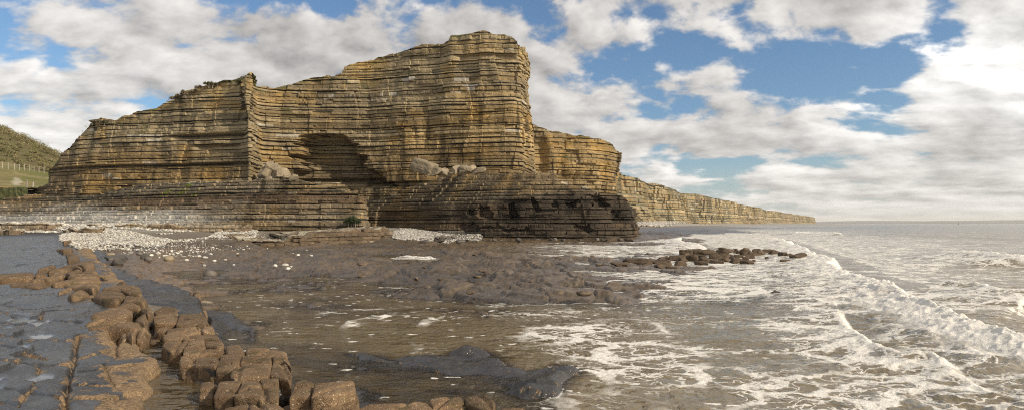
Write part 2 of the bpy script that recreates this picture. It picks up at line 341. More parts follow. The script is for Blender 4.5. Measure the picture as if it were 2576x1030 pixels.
bumps = [(1480, 738, 90, 12, .14), (1590, 745, 35, 12, .17), (1640, 742, 60, 9, .17), (1545, 755, 30, 7, .12), (1860, 750, 42, 12, .18), (1900, 745, 40, 9, .17), (1945, 738, 45, 8, .17), (1960, 745, 25, 8, .16), (2010, 750, 25, 6, .12), (1750, 800, 50, 6, .08), (1600, 655, 45, 6, .15), (1720, 690, 30, 4, .12), (1660, 708, 40, 5, .12), (1780, 676, 90, 6, .12),
         (1900, 668, 50, 4, .09), (1700, 668, 70, 7, .13), (1050, 685, 60, 8, .22), (1000, 700, 50, 8, .18), (1150, 690, 60, 8, .18), (1080, 705, 90, 10, .14), (1350, 715, 90, 9, .15), (1200, 735, 90, 8, .12), (950, 670, 60, 6, .14), (820, 680, 80, 7, .12), (750, 660, 50, 5, .13),
         (1180, 885, 70, 14, .13), (1260, 915, 70, 25, .1), (1440, 925, 55, 22, .16), (1400, 970, 70, 30, .14), (1330, 990, 60, 22, .12), (1080, 905, 60, 12, .09), (900, 892, 60, 10, .1), (850, 985, 60, 14, .1), (1150, 985, 60, 12, .08), (1000, 960, 80, 14, .06), (1620, 720, 60, 6, .1), (1500, 760, 60, 5, .09), (1960, 760, 60, 6, .07), (1830, 770, 40, 5, .07)]
Z1 = lambda q: ((560 + q[0] * .42339) / 1.49068, (1100 + q[1] * .42339) / 1.49068)
Z2 = lambda q: ((q[0] * .42339) / 1.49068, (850 + q[1] * .42339) / 1.49068)
Z3 = lambda q: ((1300 + q[0] * .37267) / 1.49068, (1400 + q[1] * .37267) / 1.49068)
near = [
 (Z1, [(50, 150), (130, 115), (235, 125), (255, 172), (60, 178)], .78, 'small humped brown block behind the two long blocks by the dark slab'),
 (Z1, [(35, 205), (110, 180), (262, 180), (236, 255), (40, 260)], .76, 'wide rounded barnacled block beside the small humped one, split from its twin by one crack'),
 (Z1, [(272, 185), (470, 185), (535, 265), (420, 258), (380, 272), (242, 275)], .76, 'long barnacled block tapering to the water, paired with a wide one by a crack'),
 (Z1, [(415, 258), (500, 260), (505, 280), (420, 282)], .74, 'thin knob of rock wedged behind the row of long brown blocks'),
 (Z1, [(430, 286), (560, 282), (576, 335), (480, 340), (438, 318)], .74, 'rounded end block at the water edge of the second row'),
 (Z1, [(80, 300), (150, 285), (165, 308), (130, 342), (65, 338)], .74, 'small triangular barnacled block at the pool end of the second row'),
 (Z1, [(160, 310), (420, 285), (430, 320), (330, 325), (150, 352)], .75, 'long narrow ridge of rock lying across the second row of blocks'),
 (Z1, [(125, 358), (335, 330), (465, 324), (330, 362), (282, 408), (130, 405)], .76, 'wedge-shaped barnacled block lying under the long narrow ridge'),
 (Z1, [(298, 398), (380, 357), (600, 355), (628, 405), (500, 402), (370, 408)], .77, 'flat oval block lying behind the big dimpled block'),
 (Z1, [(0, 362), (100, 346), (112, 405), (60, 455), (0, 445)], .62, 'squat block standing in the channel with a pale wet streak'),
 (Z1, [(145, 420), (348, 410), (332, 445), (285, 500), (170, 490), (110, 455)], .78, 'sloping block overhanging the pool, dark underneath'),
 (Z1, [(368, 415), (482, 402), (486, 460), (432, 530), (298, 530), (318, 470)], .8, 'big domed block beside the dimpled hollow'),
 (Z1, [(492, 405), (640, 410), (664, 465), (600, 478), (492, 455)], .8, 'block with a round hollow worn into its top'),
 (Z1, [(455, 482), (664, 482), (668, 522), (440, 535)], .77, 'low lip of rock below the block with the hollow'),
 (Z1, [(682, 455), (800, 440), (857, 492), (842, 538), (686, 535)], .81, 'smooth rounded cube of rock standing apart behind the paved blocks'),
 (Z1, [(278, 552), (406, 540), (402, 620), (270, 618)], .77, 'rounded square block at the pool end of the paved row'),
 (Z1, [(416, 546), (602, 540), (628, 600), (588, 660), (406, 632)], .79, 'broad square block in the middle of the paved row'),
 (Z1, [(640, 546), (818, 535), (802, 600), (722, 672), (594, 658)], .8, 'diamond-shaped block between the broad square one and the largest block'),
 (Z1, [(865, 492), (1000, 480), (1205, 505), (1222, 537), (862, 540)], .8, 'long bar of rock along the back edge over the dark water'),
 (Z1, [(826, 552), (1086, 541), (1088, 592), (808, 600)], .81, 'narrow strip of rock between the back bar and the largest block'),
 (Z1, [(1092, 542), (1195, 540), (1242, 600), (1255, 650), (1205, 604), (1094, 594)], .78, 'corner block curving down to the dark water'),
 (Z1, [(808, 612), (1082, 600), (1058, 722), (800, 745), (718, 728), (740, 670)], .83, 'largest flat-topped barnacled block in the middle of the ledge'),
 (Z1, [(1098, 602), (1205, 607), (1256, 700), (1255, 760), (1180, 745), (1062, 725)], .8, 'tall end block dropping steeply to dark water, next to the largest block'),
 (Z1, [(296, 658), (430, 650), (532, 692), (524, 722), (296, 705)], .68, 'low bar-shaped block at the edge of the still pool'),
 (Z1, [(550, 678), (692, 670), (702, 730), (552, 732)], .7, 'little square block beside the low bar at the pool'),
 (Z1, [(458, 782), (530, 765), (602, 800), (584, 832), (448, 836)], .74, 'small rounded block at the pool end of the nearer row'),
 (Z1, [(448, 840), (586, 836), (562, 900), (442, 900)], .7, 'half-drowned block under the small rounded one, black at its foot'),
 (Z1, [(618, 782), (818, 766), (788, 872), (742, 905), (572, 892)], .79, 'square block of the nearer row with a black wet band along its foot'),
 (Z1, [(826, 772), (968, 745), (992, 800), (972, 912), (756, 902), (802, 850)], .81, 'long sloping block in the middle of the nearer row'),
 (Z1, [(978, 745), (1142, 738), (1146, 802), (1000, 808)], .8, 'back corner block of the nearer row beside the tall end block'),
 (Z1, [(1000, 814), (1136, 808), (1138, 938), (972, 925)], .8, 'end block of the nearer row, square and spotted with black'),
 (Z1, [(1300, 785), (1380, 760), (1452, 785), (1428, 905), (1300, 905), (1236, 922)], .74, 'sloping shoulder block left of the crack in the big seaward boulder'),
 (Z1, [(1462, 787), (1800, 770), (1828, 850), (1600, 892), (1434, 895)], .78, 'broad top slab of the big seaward boulder'),
 (Z1, [(1602, 900), (1842, 860), (1858, 985), (1528, 1010)], .66, 'rounded lower front block of the big seaward boulder'),
 (Z1, [(1262, 928), (1422, 912), (1592, 905), (1520, 1060), (1330, 1060)], .62, 'sloping foot of rock in front of the shoulder block'),
 (Z1, [(668, 1012), (882, 972), (888, 1080), (648, 1080)], .8, 'cut-off block at the bottom edge beside the still pool'),
 (Z1, [(896, 982), (1130, 960), (1192, 1012), (1192, 1080), (896, 1080)], .82, 'cut-off block at the bottom edge next to the smooth round cobble'),
 (Z1, [(290, 802), (380, 790), (402, 832), (352, 866), (300, 846)], .5, 'small spotted rock standing alone in the still pool'),
 (Z1, [(95, 932), (230, 862), (332, 866), (352, 892), (240, 968), (100, 962)], .42, 'jagged low rock lying in the still pool'),
 (Z1, [(80, 1012), (230, 972), (292, 1012), (292, 1060), (80, 1060)], .42, 'low flat rock in the pool near the bottom edge'),
 (Z1, [(322, 1002), (400, 986), (452, 1032), (442, 1070), (322, 1070)], .42, 'small low rock in the pool beside the flat one at the bottom edge'),
 (Z3, [(120, 365), (220, 312), (570, 285), (700, 262), (800, 275), (872, 340), (872, 440), (120, 440)], .5, 'long low barnacled boulder along the bottom edge in front of the dark slab'),
 (Z3, [(830, 252), (960, 228), (1150, 235), (1188, 292), (1060, 310), (900, 345), (868, 330)], .46, 'flat-topped brown boulder second along the bottom edge'),
 (Z3, [(955, 352), (1080, 312), (1232, 305), (1292, 352), (1282, 440), (955, 440)], .42, 'front boulder overlapping the flat-topped one at the bottom edge'),
 (Z3, [(1190, 242), (1260, 215), (1400, 205), (1484, 282), (1472, 335), (1372, 366), (1252, 312)], .48, 'round-shouldered boulder at the bottom edge before the ribbed dark slab'),
 (Z3, [(1550, 347), (1640, 325), (1780, 330), (1824, 372), (1804, 440), (1560, 440)], .36, 'last low boulder at the bottom edge towards the open sea')]
mid = [([(835, 582), (900, 552), (1060, 556), (1128, 582), (1090, 622), (1050, 650), (900, 640), (842, 612)], .1, 'large smooth brown block with a dark skirt beside the shelf pool'),
 ([(900, 532), (1060, 512), (1232, 516), (1258, 585), (1130, 580), (1060, 552), (920, 548)], .1, 'broad brown block behind the large smooth one, sheer on its seaward side'),
 ([(1035, 487), (1080, 475), (1125, 486), (1125, 506), (1035, 508)], .12, 'little knob of rock on the back of the broad brown block'),
 ([(1110, 602), (1295, 616), (1292, 665), (1200, 658), (1072, 645)], .1, 'square-ended block stepping down beside the blue-black slab'),
 ([(1060, 668), (1200, 662), (1250, 692), (1240, 714), (1018, 704)], .06, 'flat block between the square-ended one and the shelf pool'),
 ([(815, 752), (1000, 706), (1165, 718), (1152, 772), (1050, 792), (815, 788)], .06, 'long flat block closing the near side of the shelf pool'),
 ([(1240, 722), (1330, 705), (1352, 762), (1308, 775)], .04, 'narrow upright block at the seaward side of the long flat one'),
 ([(1188, 802), (1290, 752), (1312, 802), (1282, 855), (1208, 835)], .04, 'leaning block beside the narrow upright one'),
 ([(1212, 952), (1250, 882), (1306, 876), (1312, 932), (1252, 988), (1208, 978)], -.04, 'egg-shaped block standing in the channel beside the shelf'),
 ([(772, 822), (920, 802), (1130, 812), (1112, 838), (900, 842), (772, 852)], .04, 'thin slab with a small pool at its edge on the shelf'),
 ([(752, 872), (900, 862), (1120, 852), (1240, 832), (1258, 882), (1212, 902), (1000, 892), (752, 898)], .03, 'long dark-edged ridge in front of the thin slab on the shelf'),
 ([(1128, 908), (1222, 892), (1202, 962), (1172, 992), (1108, 942)], .01, 'corner of the shelf above the egg-shaped block'),
 ([(618, 592), (740, 542), (792, 572), (742, 602), (630, 614)], .08, 'low rounded block at the landward tip of the shelf pool'),
 ([(555, 502), (680, 492), (860, 482), (890, 502), (830, 560), (770, 545), (650, 525)], .1, 'big overhanging brown lobe, third in the rising row of lobes'),
 ([(455, 487), (600, 452), (860, 440), (892, 470), (690, 487), (480, 498)], .1, 'long brown lobe behind the overhanging one'),
 ([(600, 432), (720, 406), (870, 405), (886, 432), (640, 444)], .1, 'upper brown lobe topping the row of lobes'),
 ([(268, 467), (420, 437), (562, 426), (500, 452), (290, 484)], .1, 'long finger of brown rock beside the shallow shelf channel'),
 ([(500, 568), (640, 526), (652, 552), (520, 584)], .06, 'small bar of rock near the tip of the shelf pool'),
 ([(440, 418), (490, 392), (562, 402), (562, 427), (448, 434)], .12, 'rounded hump of rock beside the finger of brown rock'),
 ([(572, 400), (700, 366), (732, 387), (620, 428)], .12, 'slanting wedge of rock beside the rounded hump'),
 ([(418, 382), (550, 352), (650, 350), (602, 378), (428, 404)], .1, 'pale brown slab behind the rounded hump'),
 ([(532, 348), (650, 326), (732, 346), (722, 366), (660, 352)], .1, 'small slab stepping up behind the slanting wedge'),
 ([(642, 322), (740, 292), (832, 290), (840, 342), (740, 348)], .12, 'upright end block at the seaward corner of the far shelf'),
 ([(708, 397), (790, 367), (862, 382), (862, 407), (720, 403)], .1, 'smooth lobe below the upright end block'),
 ([(732, 358), (790, 342), (832, 362), (760, 373)], .1, 'little ball of rock tucked under the upright end block'),
 ([(328, 372), (480, 327), (502, 342), (430, 367), (338, 388)], .1, 'long tan ridge edging the rippled wet shelf'),
 ([(-60, 415), (150, 406), (302, 397), (302, 434), (-60, 448)], .06, 'straight brown kerb of rock above the yellowish pool'),
 ([(304, 402), (410, 391), (416, 422), (308, 428)], .06, 'short brown block at the end of the straight kerb of rock'),
 ([(488, 192), (640, 166), (652, 208), (560, 220)], .12, 'tan step of rock below the white cobble bank'),
 ([(558, 112), (640, 96), (636, 142), (560, 153)], .12, 'topmost tan step touching the white cobble bank'),
 ([(578, 228), (700, 236), (708, 284), (600, 303)], .1, 'low tan step beside the blue-black slab under the cobble bank'),
 ([(85, 492), (330, 477), (422, 502), (350, 533), (100, 518)], .04, 'flat dark slab fringed with barnacles in the yellowish pool')]
B = []
for px, py, rx, ry, h in bumps:
    x, y = G(px, py); B.append((x, y, rx * y / F, ry * y * y / (H * F), h * (.6 if py < 720 else .8 if py < 860 else 1.)))
def pxpy(x, y): return CX + F * x / y, HY + F * H / y
def shelf_mask(x, y):
    wob = fbm(x * 1.1, y * 1.1, 3, 5) * .16 * np.clip(y / 8, .5, 2.5)
    return sdf(x, y, shelf) + wob
def T(x, y, full=False):
    shp = x.shape; x = x.ravel(); y = y.ravel()
    base = Tb(x / y * 2.2, np.log(y)); px, py = pxpy(x, y)
    # rounded lumps and thin beds of the wave-cut platform
    amp = np.clip(.05 + base * .03, .04, .09) * sm(4, 12, y) * sm(900, 300, y)
    wx, wy = x + fbm(x * .5, y * .5, 2, 3) * .7, y + fbm(x * .5, y * .5, 2, 4) * .7
    lump = .55 * billow(wx * .45, wy * .3, 3, 40) + .45 * (1 - voronoi(wx * .9, wy * .6, 8)[0])
    z = base + amp * (lump - .62) * 1.6 + .05 * fbm(x * .12, y * .09, 3, 60) * sm(8, 25, y) * np.clip(y / 30, .5, 2)
    k = sm(9, 14, y) * sm(260, 120, y) * sm(.95, .6, base) * sm(-.4, -.12, base) * (1 - .75 * sm(70, -120, np.abs(px - 430) - 120) * sm(690, 660, py + 0 * y))
    v2, g2, c2 = voronoi(wx * .75, wy * .45, 92)
    def steps(h, n, hgt):
        q = h * n; fl = np.floor(q); f_ = q - fl; return (fl + sm(.88, 1., f_)) * hgt, sm(.8, .9, f_) * sm(1.02, .96, f_)
    h1 = fbm(x * .16 + .15 * y, y * .2, 4, 93) + .22 * (c2 - .5) + .05 * fbm(x * 2.2, y * 2.2, 3, 97); h2 = fbm(x * .5, y * .55, 4, 95)
    s1, e1 = steps(h1, 7, .075); s2, e2 = steps(h2, 5, .035)
    z = z + k * (s1 + .04 + s2 + (c2 - .5) * .09 - .06 * sm(.09, .0, g2) + .03 * fbm(x * 4, y * 3, 3, 94))
    seam = k * np.maximum(np.maximum(e1, .8 * e2), .6 * sm(.1, 0, g2)); plate = k * (.5 * c2 + .5 * sm(-.3, .3, h1 + .5 * h2))
    big = sm(90, 130, y) * sm(330, 230, y) * sm(1560, 1620, px) * sm(1.6, .2, base)
    z = z + big * (np.floor(fbm(x * .1, y * .025, 3, 71) * 5) / 5 * .9 + .12)
    for bx, by, rx, ry, h in B:
        d = np.hypot((x - bx) / rx, (y - by) / ry); m = d < 2.2
        if m.any(): z[m] += h * np.exp(-d[m] ** 2 * 1.3) * (1 + .5 * fbm(x[m] * 2.2, y[m] * 2.2, 3, 9))
    dark = np.zeros(x.shape)
    for p, zz in dslabs:
        s = sdf(x, y, p); k = sm(-.12, .1, s + .15 * fbm(x, y, 3, 2)); z = z * (1 - k) + k * (zz + .05 * fbm(x * 1.2, y * 1.2, 4, 3) + np.floor(fbm(x * .5, y * .7, 3, 35) * 4) * .04); dark = np.maximum(dark, k)
    nr = (y < 16) & (x > -9) & (x < 8)
    if nr.any():
        xx, yy = x[nr], y[nr]; s = sdf(xx, yy, dlow); k = sm(-.3, .35, s + .2 * fbm(xx, yy, 3, 2))
        bed = -.02 + .07 * fbm(xx * .9, yy * 1.2, 4, 33) + np.floor(fbm(xx * .35 + yy * .5, yy * .6, 3, 35) * 4) * .05 + .03 * fbm(xx * 4, yy * 5, 4, 36)
        add = np.zeros(xx.shape)
        for bx, by, rx, ry, h in B: add += h * np.exp(-(((xx - bx) / rx) ** 2 + ((yy - by) / ry) ** 2) * 1.3)
        z[nr] = z[nr] * (1 - k) + k * (bed + add * 1.05); dark[nr] = np.maximum(dark[nr], k)
    for (zf, p, zt, lb) in near:                           # bedrock the fissured blocks stand on
        pl0 = [G(*zf(q), zt) for q in p]; x0 = min(q[0] for q in pl0) - .3; x1 = max(q[0] for q in pl0) + .3; y0 = min(q[1] for q in pl0) - .3; y1 = max(q[1] for q in pl0) + .3
        m = np.where((x > x0) & (x < x1) & (y > y0) & (y < y1))[0]
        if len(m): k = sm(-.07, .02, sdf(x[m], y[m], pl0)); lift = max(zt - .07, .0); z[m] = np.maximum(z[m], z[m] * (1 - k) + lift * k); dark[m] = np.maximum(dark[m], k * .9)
    for p, dz, lb in mid:
        pl0 = [GS(*Z2(q), dz) for q in p]; x0 = min(q[0] for q in pl0) - .3; x1 = max(q[0] for q in pl0) + .3; y0 = min(q[1] for q in pl0) - .3; y1 = max(q[1] for q in pl0) + .3
        m = np.where((x > x0) & (x < x1) & (y > y0) & (y < y1))[0]
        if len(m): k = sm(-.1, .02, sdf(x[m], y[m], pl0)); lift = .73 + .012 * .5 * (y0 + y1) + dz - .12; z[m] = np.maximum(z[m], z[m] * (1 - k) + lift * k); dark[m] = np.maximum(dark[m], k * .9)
    m = np.where((y < 14) & (x < 0) & (x > -8))[0]
    if len(m): kc = sm(-.3, .0, sdf(x[m], y[m], chan)); z[m] = np.maximum(z[m], .53 * kc + z[m] * (1 - kc) - .07 * (fbm(x[m] * 2, y[m] * 2, 3, 44) + 1)); dark[m] = np.maximum(dark[m], .5 * kc)
    barn = np.where((y < 14) & (dark > .4) & (z > -.04), .38, 0.); pud = np.zeros(x.shape); sh = np.zeros(x.shape); wet = np.full(x.shape, .8)
    ms = (y < 75) & (px < 520)
    if ms.any():
        xx, yy = x[ms], y[ms]; s = shelf_mask(xx, yy); k = sm(-.05, .1 + .004 * yy, s)
        top = .73 + .012 * yy + .045 * fbm(xx * .8, yy * .6, 4, 12) + .02 * fbm(xx * 3.4, yy * 2.4, 3, 13) + .012 * fbm(xx * 9, yy * 7, 3, 14)
        top -= .14 * np.exp(-np.maximum(s, 0) / .22)                      # rounded lip
        st = np.floor((yy * .9 + xx * .5 + fbm(xx * .5, yy * .5, 3, 15) * 1.4)); fr = (yy * .9 + xx * .5 + fbm(xx * .5, yy * .5, 3, 15) * 1.4) - st
        top += .035 * (fr - .5) + .03 * (hsh(st, st * 0, 3) - .5)           # gently tilted flags
        far = sm(16, 24, yy); top += far * .03 * fbm(xx * 1.3, yy * 1.0, 4, 18)
        ed = np.full(xx.shape, 9.)
        for pts, w, d in cracks:
            dd, _, _ = segd(xx, yy, pts); wv = w * (1 + .8 * fbm(xx * 4, yy * 4, 2, 20)); top -= .5 * d * np.exp(-(dd / wv) ** 2); ed = np.minimum(ed, dd)
        pm = np.zeros(xx.shape)
        for q in puddles:
            sp = sdf(xx, yy, q); kk = sm(-.03, .03, sp + .07 * fbm(xx * 3, yy * 3, 3, 23)); pm = np.maximum(pm, kk)
            if kk.max() > .5: top = top * (1 - kk) + kk * (np.median(top[kk > .5]) - .012)
        nm = np.full(xx.shape, -9.)
        for q in notches: nm = np.maximum(nm, sdf(xx, yy, q) + .1 * fbm(xx * 1.5, yy * 1.5, 3, 26))
        kn = sm(-.06, .12, nm); top -= kn * .34
        b = np.exp(-np.maximum(s, 0) / .3) * .9 + .5 * np.exp(-np.abs(nm) / .2) + .42 * np.exp(-ed / .07)
        b += .1 * sm(190, 330, px[ms]) * sm(30, 12, yy) + .2
        b += sm(20, 28, yy) * sm(120, 220, px[ms]) * .35
        z[ms] = z[ms] * (1 - k) + k * top; sh[ms] = k; barn[ms] = barn[ms] * (1 - k) + b * k * sm(.7, .25, kn); pud[ms] = pm * k * (1 - kn)
        wet[ms] = wet[ms] * (1 - k) + k * (1.12 + .2 * far - .5 * sm(.3, .9, b))
    if not full: return z.reshape(shp)
    return z, dict(px=px, py=py, base=base, dark=dark, barn=barn, pud=pud, shelf=sh, wet=wet, lump=lump, big=big, seam=seam, plate=plate)

def fan(rows, kx, ncol):
    k = np.linspace(-kx, kx, ncol); Yg, K = np.meshgrid(rows, k, indexing='ij'); return K * Yg, Yg
rows = np.concatenate([np.geomspace(3.6, 30, 430), np.geomspace(30.2, 130, 330), np.geomspace(131, 2600, 150)])
X, Y = fan(rows, 1.25, 1180)
z, I = T(X, Y, True); x, y = X.ravel(), Y.ravel(); px, py = I['px'], I['py']
# real colours of the rock: brown weedy platform, tan sand flats, blue-black slabs, pale dry stone up the beach
c = np.empty((len(x), 3)); c[:] = (.13, .092, .055)
n1 = fbm(x * .25, y * .2, 4, 81); n2 = fbm(x * .9, y * .7, 4, 82)
def blend(m, col): 
    global c
    c = c * (1 - m[:, None]) + m[:, None] * np.array(col)
blend(sm(-.1, .5, n2) * .7, (.2, .14, .08))
blend(sm(.0, .4, n1) * .5, (.085, .07, .056)); blend(sm(.5, .95, I['plate']) * .6, (.22, .152, .086)); blend(sm(.45, .1, I['plate']) * sm(0.01, .1, I['plate']) * .5, (.07, .062, .056)); blend(I['seam'] * .6, (.05, .044, .038))
sand = sm(60, -160, np.abs(px - 420) - 130) * sm(625, 645, py) * sm(830, 740, py) * sm(-.35, .25, n1 + .1)
blend(sand * .8, (.28, .18, .095))
blend(sm(.55, 1.1, I['base'] + .25 * n1) * sm(30, 45, y) * sm(200, 120, y), (.2, .17, .13))
blend(sm(1.2, 1.8, I['base'] + .2 * n1) * sm(30, 45, y) * sm(200, 120, y), (.34, .32, .28))

blend(I['big'] * sm(1.3, .8, I['base']), (.07, .052, .038)); blend(sm(.9, 1.8, I['base']) * sm(120, 200, y), (.42, .39, .34)); blend(sm(280, 420, y), (.4, .375, .33))
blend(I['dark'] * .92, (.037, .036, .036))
blend(I['shelf'], (.046, .047, .05)); blend(I['shelf'] * sm(0, .5, n2) * .6, (.1, .098, .096))
wet = I['wet'] + sand * .25 + I['dark'] * .35; wet *= sm(1.6, .8, I['base'] * sm(30, 45, y))
wet = np.clip(wet + .3 * sm(-.05, .06, .02 - z), 0, 1)
mesh_from('rock_platform', np.c_[x, y, z], gridfaces(*X.shape), M_shore, dict(col=c, wet=wet, barn=I['barn'], puddle=I['pud']), True)['kind'] = 'structure'

# ------------------------------------------------------------------ sea
rows = np.concatenate([np.geomspace(3.6, 30, 470), np.geomspace(30.1, 140, 260), np.geomspace(141, 24000, 170)])
X, Y = fan(rows, 1.3, 1320); shp = X.shape; x, y = X.ravel(), Y.ravel(); px, py = pxpy(x, y)
seabed = T(X, Y).ravel()
fctl = [(1400, 640, .45), (1300, 625, .25), (1500, 625, .5), (1600, 620, .75), (1750, 600, .7), (1850, 590, .7), (1700, 630, .65), (1560, 690, .5), (1800, 690, .72), (1750, 715, .8), (1650, 700, .65), (1900, 700, .65), (1500, 645, .6), (1480, 600, .5), (2000, 690, .36), (1600, 780, .22), (1800, 790, .25), (2000, 770, .2),
        (2100, 740, .3), (1400, 740, .3), (1250, 775, .26), (1050, 790, .27), (1090, 810, .3), (900, 790, .18), (700, 780, .16), (950, 835, .1), (1200, 830, .12), (1450, 830, .42), (1550, 870, .5), (1650, 910, .5), (1700, 850, .33), (1900, 880, .36), (1800, 960, .25), (1600, 960, .26), (1540, 1000, .36), (1950, 1000, .5), (1750, 930, .42), (1850, 950, .4),
        (2150, 1000, .6), (2400, 1000, .55), (2300, 960, .4), (2100, 900, .36), (2300, 850, .28), (2450, 920, .33), (2000, 850, .32), (2200, 700, .6), (2350, 740, .5), (2450, 800, .62), (2500, 700, .3), (2550, 650, .25), (2300, 640, .42), (2150, 640, .5), (2050, 590, .42), (2200, 590, .3), (2400, 590, .25), (2550, 590, .22), (2550, 760, .2), (2000, 575, .25),
        (1000, 950, .14), (1300, 960, .12), (800, 900, .14), (2300, 567, 0.), (1800, 575, .3), (1900, 567, .1), (600, 700, .02), (900, 680, .05), (1200, 680, .1), (2700, 800, .5), (2700, 1000, .5), (2700, 600, .2), (2400, 572, .12), (2600, 572, .1)]
fpos = lambda a, b: (a / 600., np.log(np.maximum(b - HY, .4)) * 1.0)
FR = RBF([fpos(a, b) for a, b, _ in fctl], [v for *_, v in fctl])
foam = FR(*fpos(px, py)); foam = np.clip(foam * .93, 0, 1) * sm(563.2, 566, py)
shallow = sm(-.9, -.1, seabed)
chop = .035 * fbm(x * .55, y * .9, 4, 101) + .02 * fbm(x * 1.6, y * 2.4, 3, 102)
swd = (x * -.86 + y * .25)                              # swell runs in from the right
swell = np.sin(swd * .55 + 2.2 * fbm(x * .05, y * .04, 3, 103)) * .06 + np.sin(swd * .23 + 2.5 * fbm(x * .02, y * .02, 2, 104)) * .1
w = chop * (1 - .65 * shallow) + swell * (1 - shallow)
w += .25 * fbm(x * .06, y * .05, 4, 105) * sm(60, 200, y) * sm(3000, 600, y) * (1 - shallow)
crest = np.zeros(x.shape)
def breaker(pts_px, hgt, front, back, foamw, seed, lumpy=.5, hz=None, cf=1.):
    """white-fronted wave along a line seen at pts_px; its steep side faces left"""
    global w, crest, foam
    pts = [G(*q) for q in pts_px]; d, side, par = segd(x, y, pts); e = d * -side + .5 * fbm(x * .5, y * .35, 3, seed) * front * 1.6 + 1.5 * front * fbm(x * .16, y * .11, 2, seed + 4) * (hgt > .3) + .25 * front * fbm(x * 2.4, y * 2., 2, seed + 3)
    n = len(pts) - 1; along = sm(0, .35, par) * sm(n, n - .35, par) if hz is None else np.interp(par, np.arange(n + 1), hz)
    prof = np.where(e < 0, sm(-front, 0, e), np.exp(-(np.maximum(e, 0) / back)))
    near = (d < 6 * back)
    lum = .6 * billow(x * 2.8, y * 2.4, 3, seed + 5) + .4 * vn(x * .8, y * .7, seed + 6)
    w = w + np.where(near, hgt * along * prof * (1 + lumpy * (lum - .5) * .9), 0)
    c_ = sm(-front * 1.05, -front * .75, e) * sm(foamw, foamw * .35, e + foamw * .6 * fbm(x * .9, y * .7, 3, seed + 7)) * np.clip(along * 1.6, 0, 1) * cf
    crest = np.maximum(crest, np.where(near, c_, 0)); foam = np.where(near & (e < -front) & (e > -3.5 * front - .8), foam * .55, foam)
    foam = np.maximum(foam, np.where(near, .75 * (.45 + .55 * cf) * along * sm(back * 3., 0, e) * sm(-front * 1.2, -front * .5, e), 0))
breaker([(1935, 598), (1975, 612), (2030, 640), (2110, 690), (2230, 745), (2330, 800), (2440, 850), (2600, 925), (2800, 1010)], .42, .45, 2.2, 1.5, 201, .75, [.5, 1, 1, 1, 1, 1, 1, 1, 1])
breaker([(2112, 800), (2135, 840), (2180, 880), (2260, 908), (2345, 915), (2405, 948)], .13, .16, 1.2, .14, 215, .4, [.4, .9, 1, .9, .9, .3])
breaker([(2380, 645), (2440, 650), (2520, 656), (2640, 668)], .6, .9, 3.0, .7, 225, .25)
breaker([(2340, 735), (2440, 745), (2520, 765), (2640, 775)], .45, .8, 2.2, .3, 231, .2)
breaker([(1690, 600), (1720, 618), (1770, 626)], .45, .6, 2.5, 1.2, 241, .8)
breaker([(1985, 590), (2040, 586), (2080, 590), (2120, 592)], .6, .8, 3.5, 1., 251, .4)
breaker([(860, 826), (880, 808), (930, 798), (985, 790)], .03, .08, .35, .2, 261, .8, cf=.25)
breaker([(1050, 822), (1062, 806), (1090, 798)], .03, .08, .3, .22, 271, .8, cf=.25)
breaker([(1750, 564.8), (1850, 565.0), (1950, 565.2), (2000, 564.8)], .5, 3, 8, 5, 281, .5)
breaker([(1020, 645), (1035, 648), (1062, 650), (1090, 648)], .15, .2, .9, .5, 291, .7)
sprd = (crest > .3)
w = w + .03 * crest * (billow(x * 3.5, y * 3.2, 3, 301) - .4) * sm(90, 30, y)
dep = np.clip(w - seabed, 0, 4)
foam = foam * sm(.0, .03, w - seabed) + .25 * sm(.05, .0, np.abs(w - seabed)) * sm(1250, 1400, px)
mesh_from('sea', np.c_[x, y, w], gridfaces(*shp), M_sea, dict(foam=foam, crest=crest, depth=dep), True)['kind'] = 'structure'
# still pools on and beside the shelf
def pool(name, poly, z, depth, grow=.12):
    xs = [p[0] for p in poly]; ys = [p[1] for p in poly]; n = 90
    gx, gy = np.meshgrid(np.linspace(min(xs) - grow, max(xs) + grow, n), np.linspace(min(ys) - grow, max(ys) + grow, n), indexing='xy')
    Fq = gridfaces(n, n); ins = sdf(gx.ravel(), gy.ravel(), poly) > -grow; Fq = Fq[ins[Fq].all(1)]
    o = mesh_from(name, np.c_[gx.ravel(), gy.ravel(), np.full(gx.size, z)], Fq, M_pool, dict(depth=np.full(gx.size, depth)), True); o['kind'] = 'structure'
for q in notches:
    ym = np.mean([p[1] for p in q]); pool('rock_pool', q, .73 + .012 * ym - .17, .16)
pool('rock_pool', chan, .6, .16, .15)

